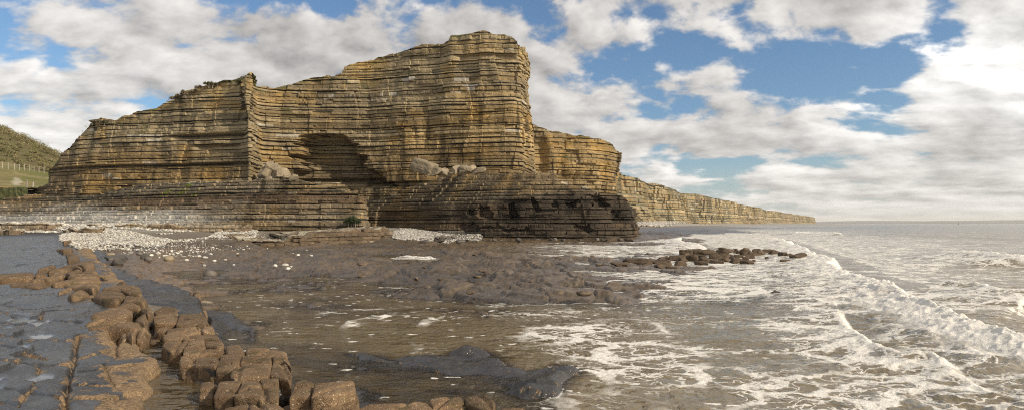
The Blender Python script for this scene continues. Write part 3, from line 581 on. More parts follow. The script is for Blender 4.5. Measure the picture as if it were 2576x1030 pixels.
# ------------------------------------------------------------------ layered cliffs
def beds(seed, u0, u1, hard, soft):
    r = np.random.RandomState(seed); out = []; u = u0; h = True
    while u < u1:
        lo, hi = hard if h else soft
        t = lo + (hi - lo) * r.rand() ** 1.4
        out.append((u, u + t, h)); u += t; h = not h if (not h or r.rand() < .8) else h
    return out
def strata_wall(name, ctrl, u0, seed, hard, soft, step=.0011, smooth=6, setback=None, extra=None, tint=None, A=(1., .35), blk=(.6, 2.4), bamp=.22, softd=.3, dip=None, mat=None, utop=None, panel=.5, inmax=9., depthscale=1.):
    P = np.array([GY(a, 562, b)[:2] for a, b, _ in ctrl]); 
    t0 = np.arange(len(ctrl)); seg = np.linspace(0, len(ctrl) - 1, 6000); xs = np.interp(seg, t0, P[:, 0]); ys = np.interp(seg, t0, P[:, 1])
    zt = np.interp(seg, t0, [GY(a, c_, b + 1.5)[2] for a, b, c_ in ctrl])
    if setback is not None:                             # crest height where the set-back top really stands
        yt = np.interp(seg, t0, [c_ for *_, c_ in ctrl]); pq = CX + F * xs / ys
        for _ in range(3): zt = H + (HY - yt) * (ys + 1. + setback(seg, pq, zt)) / F
    L = np.r_[0, np.cumsum(np.hypot(np.diff(xs), np.diff(ys)) / (np.hypot(xs, ys)[1:] * step))]
    n = int(L[-1]); q = np.linspace(0, L[-1], n); xs = np.interp(q, L, xs); ys = np.interp(q, L, ys); zt = np.interp(q, L, zt); par = np.interp(q, L, seg)
    if smooth:
        k = np.ones(2 * smooth + 1) / (2 * smooth + 1); pad = lambda a: np.convolve(np.pad(a, smooth, 'reflect', reflect_type='odd'), k, 'valid')
        for _ in range(2): xs, ys = pad(xs), pad(ys)
    tx, ty = np.gradient(xs), np.gradient(ys); k = np.ones(25) / 25; pd = lambda a: np.convolve(np.pad(a, 12, 'edge'), k, 'valid'); tx, ty = pd(tx), pd(ty); l = np.hypot(tx, ty); nx, ny = ty / l, -tx / l
    S = np.r_[0, np.cumsum(np.hypot(np.diff(xs), np.diff(ys)))]; px = CX + F * xs / ys
    bd = beds(seed, u0, (utop or zt.max() + 1.5), hard, soft); u = []; b = []; f = []; hd = []
    for i, (a, e, h) in enumerate(bd):
        for fr in ((0., .07, .2, .4, .6, .8, .93, 1.) if h else (.06, .35, .65, .94)):
            u.append(a + (e - a) * fr); b.append(i); f.append(fr); hd.append(h)
    u = np.array(u)[:, None]; b = np.array(b)[:, None]; f = np.array(f)[:, None]; hd = np.array(hd)[:, None]
    um = np.array([(a + e) / 2 for a, e, _ in bd])[b]; r = np.random.RandomState(seed + 1); nb = len(bd)
    wk = (blk[0] + (blk[1] - blk[0]) * r.rand(nb))[b]; ph = (r.rand(nb) * 50)[b]; bp = (r.rand(nb) - .5)[b]; br = r.rand(nb)[b]
    Sg = S[None, :] + 0 * u
    cell = Sg / wk + ph + .75 * (vn(Sg * .8 / wk, b * 3.7, seed) - .5); ci = np.floor(cell); fr = cell - ci; rb = hsh(ci, b + 0 * ci, seed + 2); rb2 = hsh(ci, b + 0 * ci, seed + 3); rb3 = hsh(ci, b + 0 * ci, seed + 4)
    rough = .55 + .9 * sm(-.3, .4, fbm(Sg * .09, um * .16, 3, seed + 30))
    off = A[0] * fbm(Sg * .07 / depthscale, um * .03 / depthscale, 3, seed + 5) + A[1] * fbm(Sg * .3 / depthscale, um * .12 / depthscale, 3, seed + 6)
    pc = np.floor(Sg / (3.2 * depthscale) + .8 * fbm(Sg * .25, um * .1, 2, seed + 8)); pr = np.floor(um / (2.3 * depthscale) + .5 * vn(Sg * .15, um * 0, seed + 7))
    off = off + panel * (hsh(pc, pr, seed + 9) - .5)
    jw = .045; j = np.minimum(fr, 1 - fr) * wk
    h_off = bp * .22 + bamp * rough * (rb - .5) * 2 - np.where(rb2 > .9, .45 * bamp / .22 * rb3, 0) - .055 * sm(.8, 1., np.abs(2 * f - 1)) - .07 * sm(jw * 2, jw * .4, j) * (rb3 > .45) + .05 * fbm(Sg * 3., u * 5, 3, seed + 10)
    s_off = -softd * (.5 + br) * 1.25 * (.25 + .75 * sm(.2, .6, vn(Sg * .2, b * 2.3, seed + 12))) + .12 * fbm(Sg * 1.8, u * 4, 3, seed + 13)
    off = off + np.where(hd, h_off, s_off)
    if setback is not None: off = off - setback(par[None, :], px[None, :], um)
    if extra is not None: off = off + extra(par[None, :], px[None, :], u)
    z = u + np.where(hd, (rb3 - .5) * .07, 0) + (dip(S, px)[None, :] if dip is not None else 0) + .07 * fbm(Sg * .15, b * .7, 2, seed + 14)
    zt_ = zt[None, :] + .25 * fbm(S * .8, S * 0, 3, seed + 15)[None, :]
    ex = np.maximum(z - zt_, 0); cap = ex > 0
    off = off - np.where(cap, .1, 0); back = np.minimum(ex * 1.15, inmax); z = np.where(cap, zt_ + .12 * fbm(Sg, ex * 1.3, 3, seed + 16) - .0 * ex, z)
    rd = np.hypot(xs, ys); XX = xs[None, :] + nx[None, :] * off + (xs / rd)[None, :] * back; YY = ys[None, :] + ny[None, :] * off + (ys / rd)[None, :] * back
    info = dict(S=Sg, px=px[None, :] + 0 * u, z=z, u=u + 0 * Sg, um=um + 0 * Sg, hd=hd & (Sg > -1), rb=rb, rb2=rb2, rb3=rb3, br=br + 0 * Sg, bp=bp + 0 * Sg, cap=cap, ex=ex, zt=zt_ + 0 * u, par=par[None, :] + 0 * u, f=f + 0 * Sg)
    col = tint(info)
    o = mesh_from(name, np.c_[XX.ravel(), YY.ravel(), z.ravel()], gridfaces(*z.shape), mat or M_wall, dict(col=col.reshape(-1, 3)), False); o['kind'] = 'structure'
    return o
def lerp(a, b, m): return a * (1 - m[..., None]) + b * m[..., None]
def rock_tint(gold, grey, shale, seed, low=None, moss=None, pale=.05, turf=1.):
    gold, grey, shale = (np.array(v) for v in (gold, grey, shale))
    def f(i):
        S, u = i['S'], i['um']
        m = sm(-.25, .3, fbm(S * .05, u * .12, 4, seed) + .5 * (i['br'] - .5) + .3 * (i['rb'] - .5))
        c = lerp(gold + 0 * S[..., None], grey, m)
        k = .8 + .26 * i['rb3'] + .6 * (i['br'] - .5); c = c * k[..., None]
        c = lerp(c, np.array((.6, .55, .45)), ((i['rb2'] < pale) & i['hd']) * .75 * sm(-.1, .2, fbm(S * .08, u * .2, 2, seed + 3)))
        c = np.where(i['hd'][..., None], c, shale * (.7 + .7 * vn(S * .6, i['u'] * 3, seed + 4))[..., None])
        st = sm(.12, .45, fbm(S * .9, i['u'] * .12, 4, seed + 5)) * sm(-.2, .3, fbm(S * .06, i['u'] * .09, 3, seed + 6)); c = lerp(c, c * .42, st)      # water streaks
        och = sm(.2, .5, fbm(S * .25, i['u'] * .3, 3, seed + 7)) * i['hd']; c = lerp(c, c * np.array((1.1, 1.0, .78)), och)
        if low is not None: c = low(i, c)
        gr = np.array((.075, .08, .025)) * (.6 + .8 * vn(S * 1.7, i['u'] * 1.7, seed + 8))[..., None]
        gm = np.where(i['cap'], .85 * turf, 0) + sm(1.6, .1, i['zt'] - i['z']) * sm(.0, .5, fbm(S * .5, i['u'] * 1.2, 3, seed + 9)) * .8 * turf
        gm = gm + sm(.42, .6, fbm(S * .3, i['u'] * .55, 4, seed + 10)) * sm(9, 3, i['zt'] - i['z']) * .6 * turf
        c = lerp(c, gr, np.clip(gm, 0, 1))
        if moss is not None: c = moss(i, c)
        return np.clip(c, .01, .9)
    return f

# main headland ---------------------------------------------------
head = [(60, 112, 470), (100, 104, 478), (118, 101, 462), (135, 99, 418), (152, 97.5, 382), (178, 96, 346), (205, 95, 318), (222, 94.5, 304), (238, 94, 300), (262, 93.5, 304), (275, 93.3, 304), (300, 93, 291), (340, 92.5, 283), (375, 92, 272), (405, 91.5, 258), (420, 91.2, 246), (440, 91, 236), (470, 90.5, 224), (500, 90, 214), (525, 89.5, 208),
        (560, 89, 202), (590, 88.2, 195), (608, 87.6, 187), (618, 87.3, 182), (626, 87.2, 186), (634, 87.6, 200), (640, 88.5, 214), (646, 91, 219), (652, 94.5, 222), (662, 97, 225), (690, 97.5, 224), (715, 98, 219), (735, 98, 211), (752, 98.2, 203), (772, 98.2, 197), (800, 98.2, 196), (830, 98, 192), (848, 98, 187), (856, 98, 172), (880, 97.8, 162),
        (920, 97.5, 153), (960, 97, 141), (1000, 96.4, 131), (1050, 95.6, 120), (1090, 95, 115), (1122, 94.5, 112), (1126, 94.3, 96), (1160, 93.8, 94), (1190, 93.3, 86), (1210, 93, 83), (1230, 92.8, 90), (1262, 92.4, 91), (1276, 92.2, 91), (1290, 92.2, 96), (1318, 92.6, 110), (1334, 94, 126), (1340, 97, 128), (1342, 104, 140), (1345, 114, 180), (1350, 126, 240), (1352, 140, 300)]
def head_set(par, px, u):
    return .085 * np.maximum(u - 8, 0) + .5 * sm(33, 31, u) * sm(27.5, 28., u) * sm(1110, 1125, px) * -1 + .6 * sm(14.6, 15, u) * 0
def head_extra(par, px, u):
    e = 0
    # the great hollow: arched roof about 330, floor about 450
    j1 = (hsh(np.floor(u * 2.1), u * 0, 5) - .5) * 34 + (hsh(np.floor(u * .8), u * 0, 6) - .5) * 20; q = px + 7 * fbm(px * .1, u * 1.5, 2, 7)
    lf = np.interp(u, [8.6, 11, 13, 15, 16.4, 17.2], [742, 734, 734, 738, 745, 765]) + j1; rt = np.interp(u, [8.6, 10, 12, 13.5, 15, 16.4, 17.2], [985, 950, 925, 908, 895, 875, 845]) - j1 * .7
    e = e - sm(8.3, 8.6, u) * sm(17.3, 17.1, u + .25 * fbm(px * .06, px * 0, 2, 8)) * sm(lf + 6, lf + 34, q) * sm(rt, rt - 26, q) * np.interp(u, [8.6, 10, 13, 16, 17.2], [2.2, 3.4, 4.4, 4.4, 3.8])
    # long overhang shadows on the left buttress
    for a, b_, z0, z1, d in ((420, 610, 15.2, 16.0, 1.1), (470, 600, 13.6, 14.2, .9), (760, 1300, 15.9, 16.5, .3), (1130, 1330, 28.3, 29.1, .8), (120, 640, 11.0, 11.5, .6), (900, 1100, 8.4, 9.2, .9), (700, 960, 9.4, 9.9, 1.4)):
        e = e - d * sm(a, a + 30, px) * sm(b_, b_ - 40, px) * sm(z0, z0 + .15, u) * sm(z1 + .15, z1, u)
    e = e + .45 * sm(612, 625, px) * sm(645, 632, px)
    return e
def head_low(i, c):
    S, u, px = i['S'], i['um'], i['px']
    k = sm(15.5, 12.0, u + 2.5 * fbm(S * .08, u * .3, 3, 321)) * .75 * sm(700, 560, px)          # darker, greyer lower part of the wall
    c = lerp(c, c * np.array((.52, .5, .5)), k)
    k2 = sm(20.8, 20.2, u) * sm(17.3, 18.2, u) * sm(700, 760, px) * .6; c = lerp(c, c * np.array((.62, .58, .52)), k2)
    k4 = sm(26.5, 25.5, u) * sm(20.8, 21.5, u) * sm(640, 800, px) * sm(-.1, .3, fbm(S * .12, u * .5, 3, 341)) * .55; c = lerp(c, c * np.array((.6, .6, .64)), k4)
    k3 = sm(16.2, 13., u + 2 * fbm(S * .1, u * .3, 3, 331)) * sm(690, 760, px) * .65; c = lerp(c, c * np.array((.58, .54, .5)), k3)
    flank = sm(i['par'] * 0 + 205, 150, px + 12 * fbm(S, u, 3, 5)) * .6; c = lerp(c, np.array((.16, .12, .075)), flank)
    return c
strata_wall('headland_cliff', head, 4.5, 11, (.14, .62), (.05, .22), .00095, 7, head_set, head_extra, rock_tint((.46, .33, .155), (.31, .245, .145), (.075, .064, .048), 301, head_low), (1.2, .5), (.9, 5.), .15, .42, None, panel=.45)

# terraced ledge on the left and its blunt end --------------------
left = [(-420, 96, 489), (-200, 88, 489), (-60, 84, 489), (40, 81, 488), (85, 80, 476), (130, 79, 466), (250, 77.5, 464), (400, 75.5, 459), (520, 74, 456), (620, 73, 453), (700, 72.5, 456), (760, 72.2, 465), (800, 72, 471), (850, 71.8, 482), (890, 71.8, 488), (915, 72.2, 492), (928, 73.5, 505), (932, 76, 512), (931, 82, 500), (925, 92, 480)]
def left_set(par, px, u):
    k = np.interp(px, [-420, 0, 150, 300, 500, 650, 800, 930], [2.6, 2.4, 1.9, 1.35, .9, .5, .3, .12])
    return k * (u - 1.7) + 2.2 * sm(6.3, 6.5, u) * sm(450, 750, px)
def left_low(i, c):
    S, u, px = i['S'], i['um'], i['px']
    c = lerp(c, np.array((.58, .56, .51)) * (.75 + .4 * i['rb3'])[..., None], sm(5.2, 3.2, u + 1. * fbm(S * .12, u, 2, 9)) * sm(640, 360, px) * .8)      # pale bleached beds
    c = lerp(c, np.array((.13, .085, .05)) * (.7 + .6 * i['rb'])[..., None], sm(4.3, 4.9, u) * sm(6.4, 5.9, u) * sm(90, 200, px) * .7)                      # brown weathered band
    c = lerp(c, c * .55, sm(2.9, 1.4, u + .5 * fbm(S * .3, u, 3, 8)) * sm(420, 600, px))
    c = lerp(c, c * np.array((.5, .47, .42)), sm(.05, .5, fbm(S * .4, u * .3, 3, 17)) * sm(480, 640, px) * .7)
    return c
def moss(i, c):
    for a, wd, z0, z1 in ((371, 15, 5.7, 8.2), (318, 7, 5.8, 7.4), (345, 6, 6., 7.), (420, 9, 5.8, 7.2), (190, 5, 5.9, 7.), (400, 5, 6, 7.)):
        k = sm(wd, wd * .4, np.abs(i['px'] - a + 6 * fbm(i['S'] * 1.5, i['u'] * 2, 3, 3))) * sm(z0, z0 + .5, i['z']) * sm(z1, z1 - .5, i['z'])
        c = lerp(c, np.array((.19, .22, .03)), k * sm(-.3, .1, fbm(i['S'] * 2, i['u'] * 3, 3, 4)) * .95)
    return c
def left_end(par, px, u): return -.9 * sm(852, 880, px) * sm(905, 890, px) * sm(1.6, 2, u) * sm(3.6, 2.6, u) * 0
strata_wall('terrace_ledge', left, .3, 23, (.2, .5), (.09, .25), .0010, 5, left_set, None, rock_tint((.31, .23, .13), (.25, .2, .132), (.045, .043, .034), 401, left_low, moss, .03, .12), (.5, .3), (.8, 3.6), .12, .5, None, panel=.28, inmax=14.)

# wave-cut buttress on the right ----------------------------------
right = [(780, 100, 459), (860, 96, 460), (930, 93, 456), (980, 90.5, 450), (1040, 88, 442), (1100, 86, 439), (1160, 84.5, 437), (1240, 83, 437), (1320, 82, 436), (1380, 81.6, 436), (1408, 81.6, 437), (1416, 81.6, 448), (1424, 81.7, 462), (1450, 81.8, 466), (1500, 82, 475), (1515, 82.2, 484), (1535, 82.6, 489), (1575, 83.4, 493), (1590, 84.2, 496), (1601, 86, 512), (1606, 90, 530), (1604, 98, 530), (1598, 110, 520), (1580, 125, 510)]
def right_set(par, px, u):
    hi = np.interp(px, [900, 1050, 1400, 1600], [4.2, 5., 6.2, 7.])
    return .16 * np.maximum(u - .3, 0) + 1.35 * np.maximum(u - hi, 0) * sm(1600, 1480, px) + .5 * sm(940, 990, px) * 0
def right_extra(par, px, u):
    e = 0
    bay = sm(930, 955, px) * sm(1130, 990, px); e = e - bay * .5 * sm(4.6, 3.8, u) * sm(.5, 1.6, u)                    # undercut behind the bay
    for a, wd, z0, z1, d in ((1222, 17, 2.9, 5.1, 1.1), (1292, 14, 3.2, 5.5, 1.3), (1352, 10, 3.9, 5.7, 1.), (1400, 6, 4.3, 5.6, .7), (1440, 12, 4.5, 5.4, .8), (1520, 22, 4.5, 6.1, 1.1), (1300, 46, 1.2, 2., .6), (1210, 60, 1.4, 2.3, .5), (1562, 15, 2.9, 4.2, .5), (1470, 25, 1., 2.4, .5), (1180, 9, 3.2, 4.4, .6)):
        q = px + 9 * fbm(px * .12, u * 1.4, 3, 19) + 5 * (u - z0); w2 = wd * (1 + .35 * (hsh(np.floor(u * 2.3), u * 0 + a, 3) - .5))
        e = e - d * sm(w2, w2 * .6, np.abs(q - a)) * sm(z0, z0 + .3, u + .3 * fbm(px * .1, px * 0, 2, 4)) * sm(z1, z1 - .12, u + .5 * fbm(px * .08, px * 0, 2, 5))
    return e
def right_low(i, c):
    S, u, px = i['S'], i['um'], i['px']
    lim = np.interp(px, [930, 1050, 1300, 1450, 1610], [4.6, 5.2, 6.2, 6.8, 7.])
    k = sm(.5, -.9, u - lim + .8 * fbm(S * .25, u * .4, 3, 11)) * (.5 + .5 * sm(1000, 1180, px))
    dk = np.array((.062, .047, .033)) * (.65 + .7 * i['rb3'])[..., None]
    c = lerp(c, dk, k * .93)
    c = lerp(c, c * np.array((1.7, 1.55, 1.35)), sm(.1, .4, fbm(S * .3, u * .5, 3, 12)) * k * .8)
    c = lerp(c, c * .38, sm(.1, .3, fbm(S * .35, u * .25, 3, 14)) * k * sm(2., 3.2, u) * .9 * sm(1120, 1200, px))                              # blacker patches scattered by noise
    pb = sm(1.6, 1.1, u) * sm(1250, 1100, px) * sm(960, 1000, px); c = lerp(c, np.array((.3, .28, .25)), pb * .8)
    return c
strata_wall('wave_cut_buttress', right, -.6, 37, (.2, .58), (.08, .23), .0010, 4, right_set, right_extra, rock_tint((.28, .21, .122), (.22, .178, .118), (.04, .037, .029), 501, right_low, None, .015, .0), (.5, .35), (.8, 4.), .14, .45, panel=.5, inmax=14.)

# low slab ledge in front of the left end --------------------------
low = [(520, 66, 586), (560, 60, 592), (600, 56, 600), (650, 53, 604), (700, 53, 603), (730, 53.5, 596), (745, 54, 592), (790, 56, 589), (800, 57.5, 585), (850, 59, 581), (900, 60.5, 577), (940, 62, 575), (972, 64, 573), (988, 67, 572), (992, 71, 571), (985, 80, 569)]
def low_tint(i, c):
    S, u = i['S'], i['um']; c = lerp(c, np.array((.15, .11, .072)) * (.7 + .6 * i['rb3'])[..., None], sm(-.2, .2, fbm(S * .3, u, 3, 5) + .2))
    top = i['cap'] * sm(-.1, .3, fbm(S * .6, i['ex'] * 2, 3, 8) + .1); return lerp(c, np.array((.4, .36, .28)), top * .9)
def lowf(i):
    f = rock_tint((.3, .24, .15), (.26, .21, .15), (.09, .075, .055), 601, low_tint, None, .03); j = dict(i); j['zt'] = i['zt'] + 50; j['cap'] = i['cap'] * 0; 
    c = f(j); return low_tint(i, c)
strata_wall('slab_ledge', low, -.2, 51, (.28, .5), (.04, .1), .0011, 5, lambda p, px, u: .5 * np.maximum(u - .6, 0), None, lowf, (.8, .35), (.7, 2.2), .2, .14, panel=.4, inmax=7., utop=9.)
# pale terrace steps on the far left beach ------------------------
for k, (pts, sd) in enumerate((([(-300, 70, 563), (-60, 68, 562), (40, 66.5, 562), (120, 66, 563), (150, 67, 564), (165, 72, 563)], 61), ([(150, 60, 578), (170, 58, 576), (215, 57.5, 574), (262, 58.5, 574), (268, 62, 574), (262, 70, 573)], 67), ([(-300, 58, 578), (-60, 55, 578), (20, 54, 578), (52, 54.5, 580), (60, 58, 579)], 71),
                                ([(200, 70, 565), (330, 69, 565), (480, 68.5, 566), (600, 69, 567), (640, 72, 568)], 73))):
    strata_wall('beach_step', pts, .6, sd, (.3, .5), (.05, .09), .0012, 3, None, None, lambda i: np.clip(lowf(i) * 1.35, 0, .8), (.4, .2), (.6, 1.6), .12, .12, panel=.2, inmax=9., utop=11.)

# the next headland and the far cliffs -----------------------------
nxt = [(1290, 122, 290), (1330, 124, 301), (1345, 124, 304), (1360, 125, 312), (1367, 125, 319), (1390, 126, 325), (1420, 127, 333), (1450, 128, 341), (1480, 129.5, 348), (1500, 131, 352), (1515, 133, 362), (1528, 136, 378), (1536, 140, 396), (1541, 146, 408), (1542, 156, 420), (1540, 175, 425), (1530, 220, 430)]
def nxt_extra(par, px, u): 
    return -2. * sm(1350, 1362, px) * sm(1395, 1375, px) * sm(22, 19, u) * sm(4, 8, u) - .08 * np.maximum(u - 6, 0) * sm(1500, 1400, px) + .1 * np.minimum(np.maximum(u - 4, 0), 14) * sm(1400, 1500, px) - 1.2 * sm(1395, 1420, px) * sm(1500, 1470, px) * sm(9, 11, u) * sm(14, 12, u)
def nxt_tint(i, c):
    k = sm(.0, .35, fbm(i['S'] * .12, i['u'] * .06, 3, 3) + .15) * sm(1395, 1420, i['px']); c = lerp(c, c * .6, k * .7)
    o = sm(1356, 1366, i['px']) * sm(1398, 1385, i['px']) * sm(20, 18, i['u']); return lerp(c, np.array((.42, .29, .13)), o * .5)
strata_wall('second_headland_cliff', nxt, 1., 77, (.3, .8), (.1, .3), .0011, 4, None, nxt_extra, rock_tint((.42, .3, .14), (.3, .23, .13), (.12, .095, .06), 701, nxt_tint), (1.5, .6), (.6, 2.4), .2, .3, panel=.7)
far = [(1500, 330, 418), (1540, 320, 426), (1560, 325, 432), (1590, 340, 443), (1612, 350, 451), (1622, 358, 458), (1626, 372, 462), (1629, 400, 463), (1633, 415, 461), (1650, 425, 461), (1680, 430, 467), (1700, 440, 471), (1716, 450, 481), (1722, 465, 486), (1727, 500, 487), (1733, 505, 486), (1760, 540, 487), (1780, 545, 490), (1792, 560, 496), (1796, 590, 499),
       (1802, 605, 499), (1830, 640, 504), (1850, 660, 508), (1856, 720, 512), (1880, 760, 516), (1905, 800, 521), (1915, 880, 525), (1950, 980, 530), (1975, 1100, 534), (2000, 1300, 538), (2020, 1500, 541), (2034, 1650, 543), (2046, 1750, 545), (2050, 1800, 547), (2049, 1900, 549), (2046, 2100, 552)]
def far_extra(par, px, u):
    g = billow(px * .045, u * .004, 3, 91) - .6; tal = sm(13, 0, u + 5 * fbm(px * .08, u * .02, 3, 92)) * sm(-.1, .3, fbm(px * .05, px * 0, 2, 93))
    return 7. * g * np.clip(u / 12, .3, 1) + 7 * tal - .12 * np.maximum(u - 3, 0)
def far_tint(i, c):
    k = sm(.0, .4, fbm(i['px'] * .09, i['u'] * .04, 4, 94)); c = lerp(c, c * np.array((.55, .55, .5)), k * .8)
    k2 = sm(13, 3, i['u'] + 5 * fbm(i['px'] * .08, i['u'] * .05, 3, 92)) * sm(-.1, .3, fbm(i['px'] * .05, i['px'] * 0, 2, 93)); return lerp(c, np.array((.26, .2, .12)), k2 * .7)
strata_wall('far_cliff', far, 0., 83, (.9, 2.2), (.3, .9), .00075, 3, None, far_extra, rock_tint((.42, .325, .185), (.3, .245, .155), (.16, .165, .115), 801, far_tint, None, .05), (3., 1.6), (2., 8.), .5, .5, mat=M_far, panel=2.5, depthscale=5., inmax=45.)

# ------------------------------------------------------------------ far shore
xs = np.linspace(4200, 16000, 240)
for name, y0, pts in (('far_shore_hills', 9000, [(1960, 561.5), (2130, 560), (2170, 556.5), (2240, 553.5), (2340, 553.8), (2420, 554.5), (2500, 554), (2576, 552.5), (2800, 550)]), ('far_shore_hills', 8000, [(2420, 562), (2440, 556), (2480, 553.8), (2540, 555), (2600, 554.5), (2800, 552)])):
    a = np.linspace(pts[0][0], pts[-1][0], 160); top = np.interp(a, [p[0] for p in pts], [p[1] for p in pts]); zz = (HY - top) * y0 / F + 2 + 2.0 * fbm(a * .06, a * 0, 3, 5)
    xx = (a - CX) * y0 / F; V = np.concatenate([np.c_[xx, np.full(160, y0 + d), zz * k - (3 if k == 0 else 0)] for d, k in ((0, 0), (150, .55), (450, .9), (800, 1.), (1600, .9))])
    mesh_from(name, V, gridfaces(5, 160), M_hills, {}, True)['kind'] = 'structure'

# ------------------------------------------------------------------ hill on the left, scrub, fence, earth bank, sea wall
def hill_z(px, d):                                    # d 0..1 from the shore to the crest
    return np.interp(px, [-420, -100, 0, 60, 110, 160, 260], [300, 312, 326, 350, 376, 400, 445])
npx, nd = 220, 120
A_, D_ = np.meshgrid(np.linspace(-420, 260, npx), np.linspace(0, 1, nd), indexing='ij')
Yh = 104 + 70 * D_; ytop = hill_z(A_, D_)
ylow = np.interp(A_, [-420, 0, 80, 260], [468, 469, 473, 470])
dd = np.clip((D_ - .08) / .92, 0, 1); prof = .42 * sm(0, .5, dd) + .58 * sm(.42, 1., dd)
yy = 484 + (ylow - 484) * np.clip(D_ / .06, 0, 1) + (ytop - ylow) * prof
zh = H + (HY - yy) * Yh / F; xh = (A_ - CX) * Yh / F; zh = zh + .35 * fbm(xh * .2, Yh * .2, 4, 3) * sm(.05, .15, D_)
g = np.empty(A_.shape + (3,)); g[:] = (.21, .18, .08)
g = lerp(g, np.array((.15, .155, .05)), sm(-.1, .4, fbm(xh * .12, Yh * .12, 4, 6))); g = lerp(g, np.array((.3, .25, .13)), sm(.0, .5, fbm(xh * .2, Yh * .35, 4, 7)) * sm(.6, .3, D_) * .8)
g = lerp(g, np.array((.12, .1, .05)), sm(.48, .6, D_ + .1 * fbm(xh * .15, Yh * .1, 3, 8)) * .75); g = lerp(g, np.array((.4, .24, .12)), sm(.075, .06, D_)); 
g = g * .85; g = lerp(g, np.array((.42, .38, .3)), sm(16, 6, np.hypot(A_ - 42, (D_ - .22) * 160) + 8 * fbm(xh * .8, Yh * .8, 3, 9)) * .8)
mesh_from('hill', np.c_[xh.ravel(), Yh.ravel(), zh.ravel()], gridfaces(npx, nd), M_ground, dict(col=g.reshape(-1, 3)), True)['kind'] = 'structure'
hf = lambda a, d: (np.interp(a, np.linspace(-420, 260, npx), np.arange(npx)), d * (nd - 1))
def hill_at(a, d):
    i, j = hf(a, d); i, j = int(i), int(min(j, nd - 1)); return Vector((xh[i, j], Yh[i, j], zh[i, j]))
def twigs(name, pts, rad, n, leaf, cols, seed, flat=.7, up=.6, parent=None):
    """a clump of many small leaf and twig blades"""
    r = np.random.RandomState(seed); V = []; Cc = []
    pts = np.array(pts, float); k = r.randint(0, len(pts), n); rr = np.array(rad)[k] if np.ndim(rad) else np.full(n, rad)
    d = r.normal(size=(n, 3)); d /= np.linalg.norm(d, axis=1)[:, None]; d[:, 2] = np.abs(d[:, 2])
    p = pts[k] + d * (rr * r.rand(n) ** .45)[:, None] * np.array((1, 1, flat))
    a = r.normal(size=(n, 3)) + np.array((0, 0, up)); a /= np.linalg.norm(a, axis=1)[:, None]; b_ = np.cross(a, r.normal(size=(n, 3))); b_ /= np.linalg.norm(b_, axis=1)[:, None]
    l = leaf * (.6 + .9 * r.rand(n)); wd = l * (.28 + .25 * r.rand(n))
    V = np.stack([p - b_ * wd[:, None] * .5, p + b_ * wd[:, None] * .5, p + a * l[:, None]], 1).reshape(-1, 3)
    cc = np.array(cols)[r.randint(0, len(cols), n)] * (.6 + .8 * r.rand(n))[:, None]; tone = (.75 + .5 * hsh(k, k * 0, seed))[:, None]
    return mesh_from(name, V, np.arange(3 * n).reshape(-1, 3), M_leaf, dict(col=np.repeat(cc * tone, 3, 0)), False, parent)
pts = []; rad = []
for k in range(420):
    a = rng.uniform(-400, 150); d = rng.uniform(.5, .99) ** 1.; 
    if a > -60 and d < .62 and rng.rand() < .5: continue
    v = hill_at(a, d); r_ = rng.uniform(.5, 1.1) * (1 + 1.1 * (d > .85)); pts.append(v + Vector((0, 0, .1))); rad.append(r_)
for a in np.arange(-40, 190, 3.2): pts.append(hill_at(a, rng.uniform(.9, .99))); rad.append(rng.uniform(1.2, 2.3))
tag(twigs('hillside_scrub', pts, rad, 70000, .3, [(.2, .19, .07), (.27, .23, .11), (.15, .17, .05), (.22, .17, .09), (.17, .13, .08)], 5, .9), None, None, None, 'stuff')
# post-and-wire fence on the hill
def tube(V, Fs, p, q, r0, r1, n=7):
    p, q = Vector(p), Vector(q); ax = (q - p).normalized(); u = ax.orthogonal().normalized(); v = ax.cross(u); b = len(V)
    for c_, r in ((p, r0), (q, r1)):
        for i in range(n): t = 2 * math.pi * i / n; V.append(c_ + (u * math.cos(t) + v * math.sin(t)) * r)
    for i in range(n): Fs.append((b + i, b + (i + 1) % n, b + n + (i + 1) % n, b + n + i))
    Fs.append((b + n, b + n + 1, b + n + 2, b + n + 3)); Fs.append((b + n, b + n + 3, b + n + 4, b + n + 5)); Fs.append((b + n, b + n + 5, b + n + 6, b + n + 6))
def simple(name, V, Fs, mat, parent=None, smooth=False):
    me = bpy.data.meshes.new(name); me.from_pydata([tuple(v) for v in V], [], [tuple(dict.fromkeys(f)) for f in Fs]); me.materials.append(mat)
    if smooth: me.polygons.foreach_set('use_smooth', [True] * len(me.polygons))
    o = bpy.data.objects.new(name, me); C.objects.link(o); 
    if parent: o.parent = parent
    return o
fence = bpy.data.objects.new('post_and_wire_fence', None); C.objects.link(fence); f0 = hill_at(20, .34); fence.location = f0
tag(fence, 'pale post and wire fence running along the grassy hill beside the cliff', 'fence')
heads = []
for a in (-190, -165, -140, -116, -92, -68, -44, -20, 6, 23, 39, 49, 64, 74, 87, 100, 112):
    v = hill_at(a, .40 + .0004 * (a - 20)) - f0; t = v + Vector((rng.uniform(-.06, .06), 0, 1.45)); heads.append(t); V, Fs = [], []
    tube(V, Fs, v - Vector((0, 0, .4)), t, .085, .08); simple('post', V, Fs, M_wood, fence)
    if a == 49: V, Fs = [], []; tube(V, Fs, v + Vector((-1.1, 0, -.1)), t - Vector((0, 0, .2)), .06, .06); simple('brace', V, Fs, M_wood, fence)
for hgt in (.1, .5, .9):
    V, Fs = [], []
    for p, q in zip(heads[:-1], heads[1:]): tube(V, Fs, p - Vector((0, 0, hgt)), q - Vector((0, 0, hgt)), .012, .012)
    simple('wire', V, Fs, M_wood, fence)
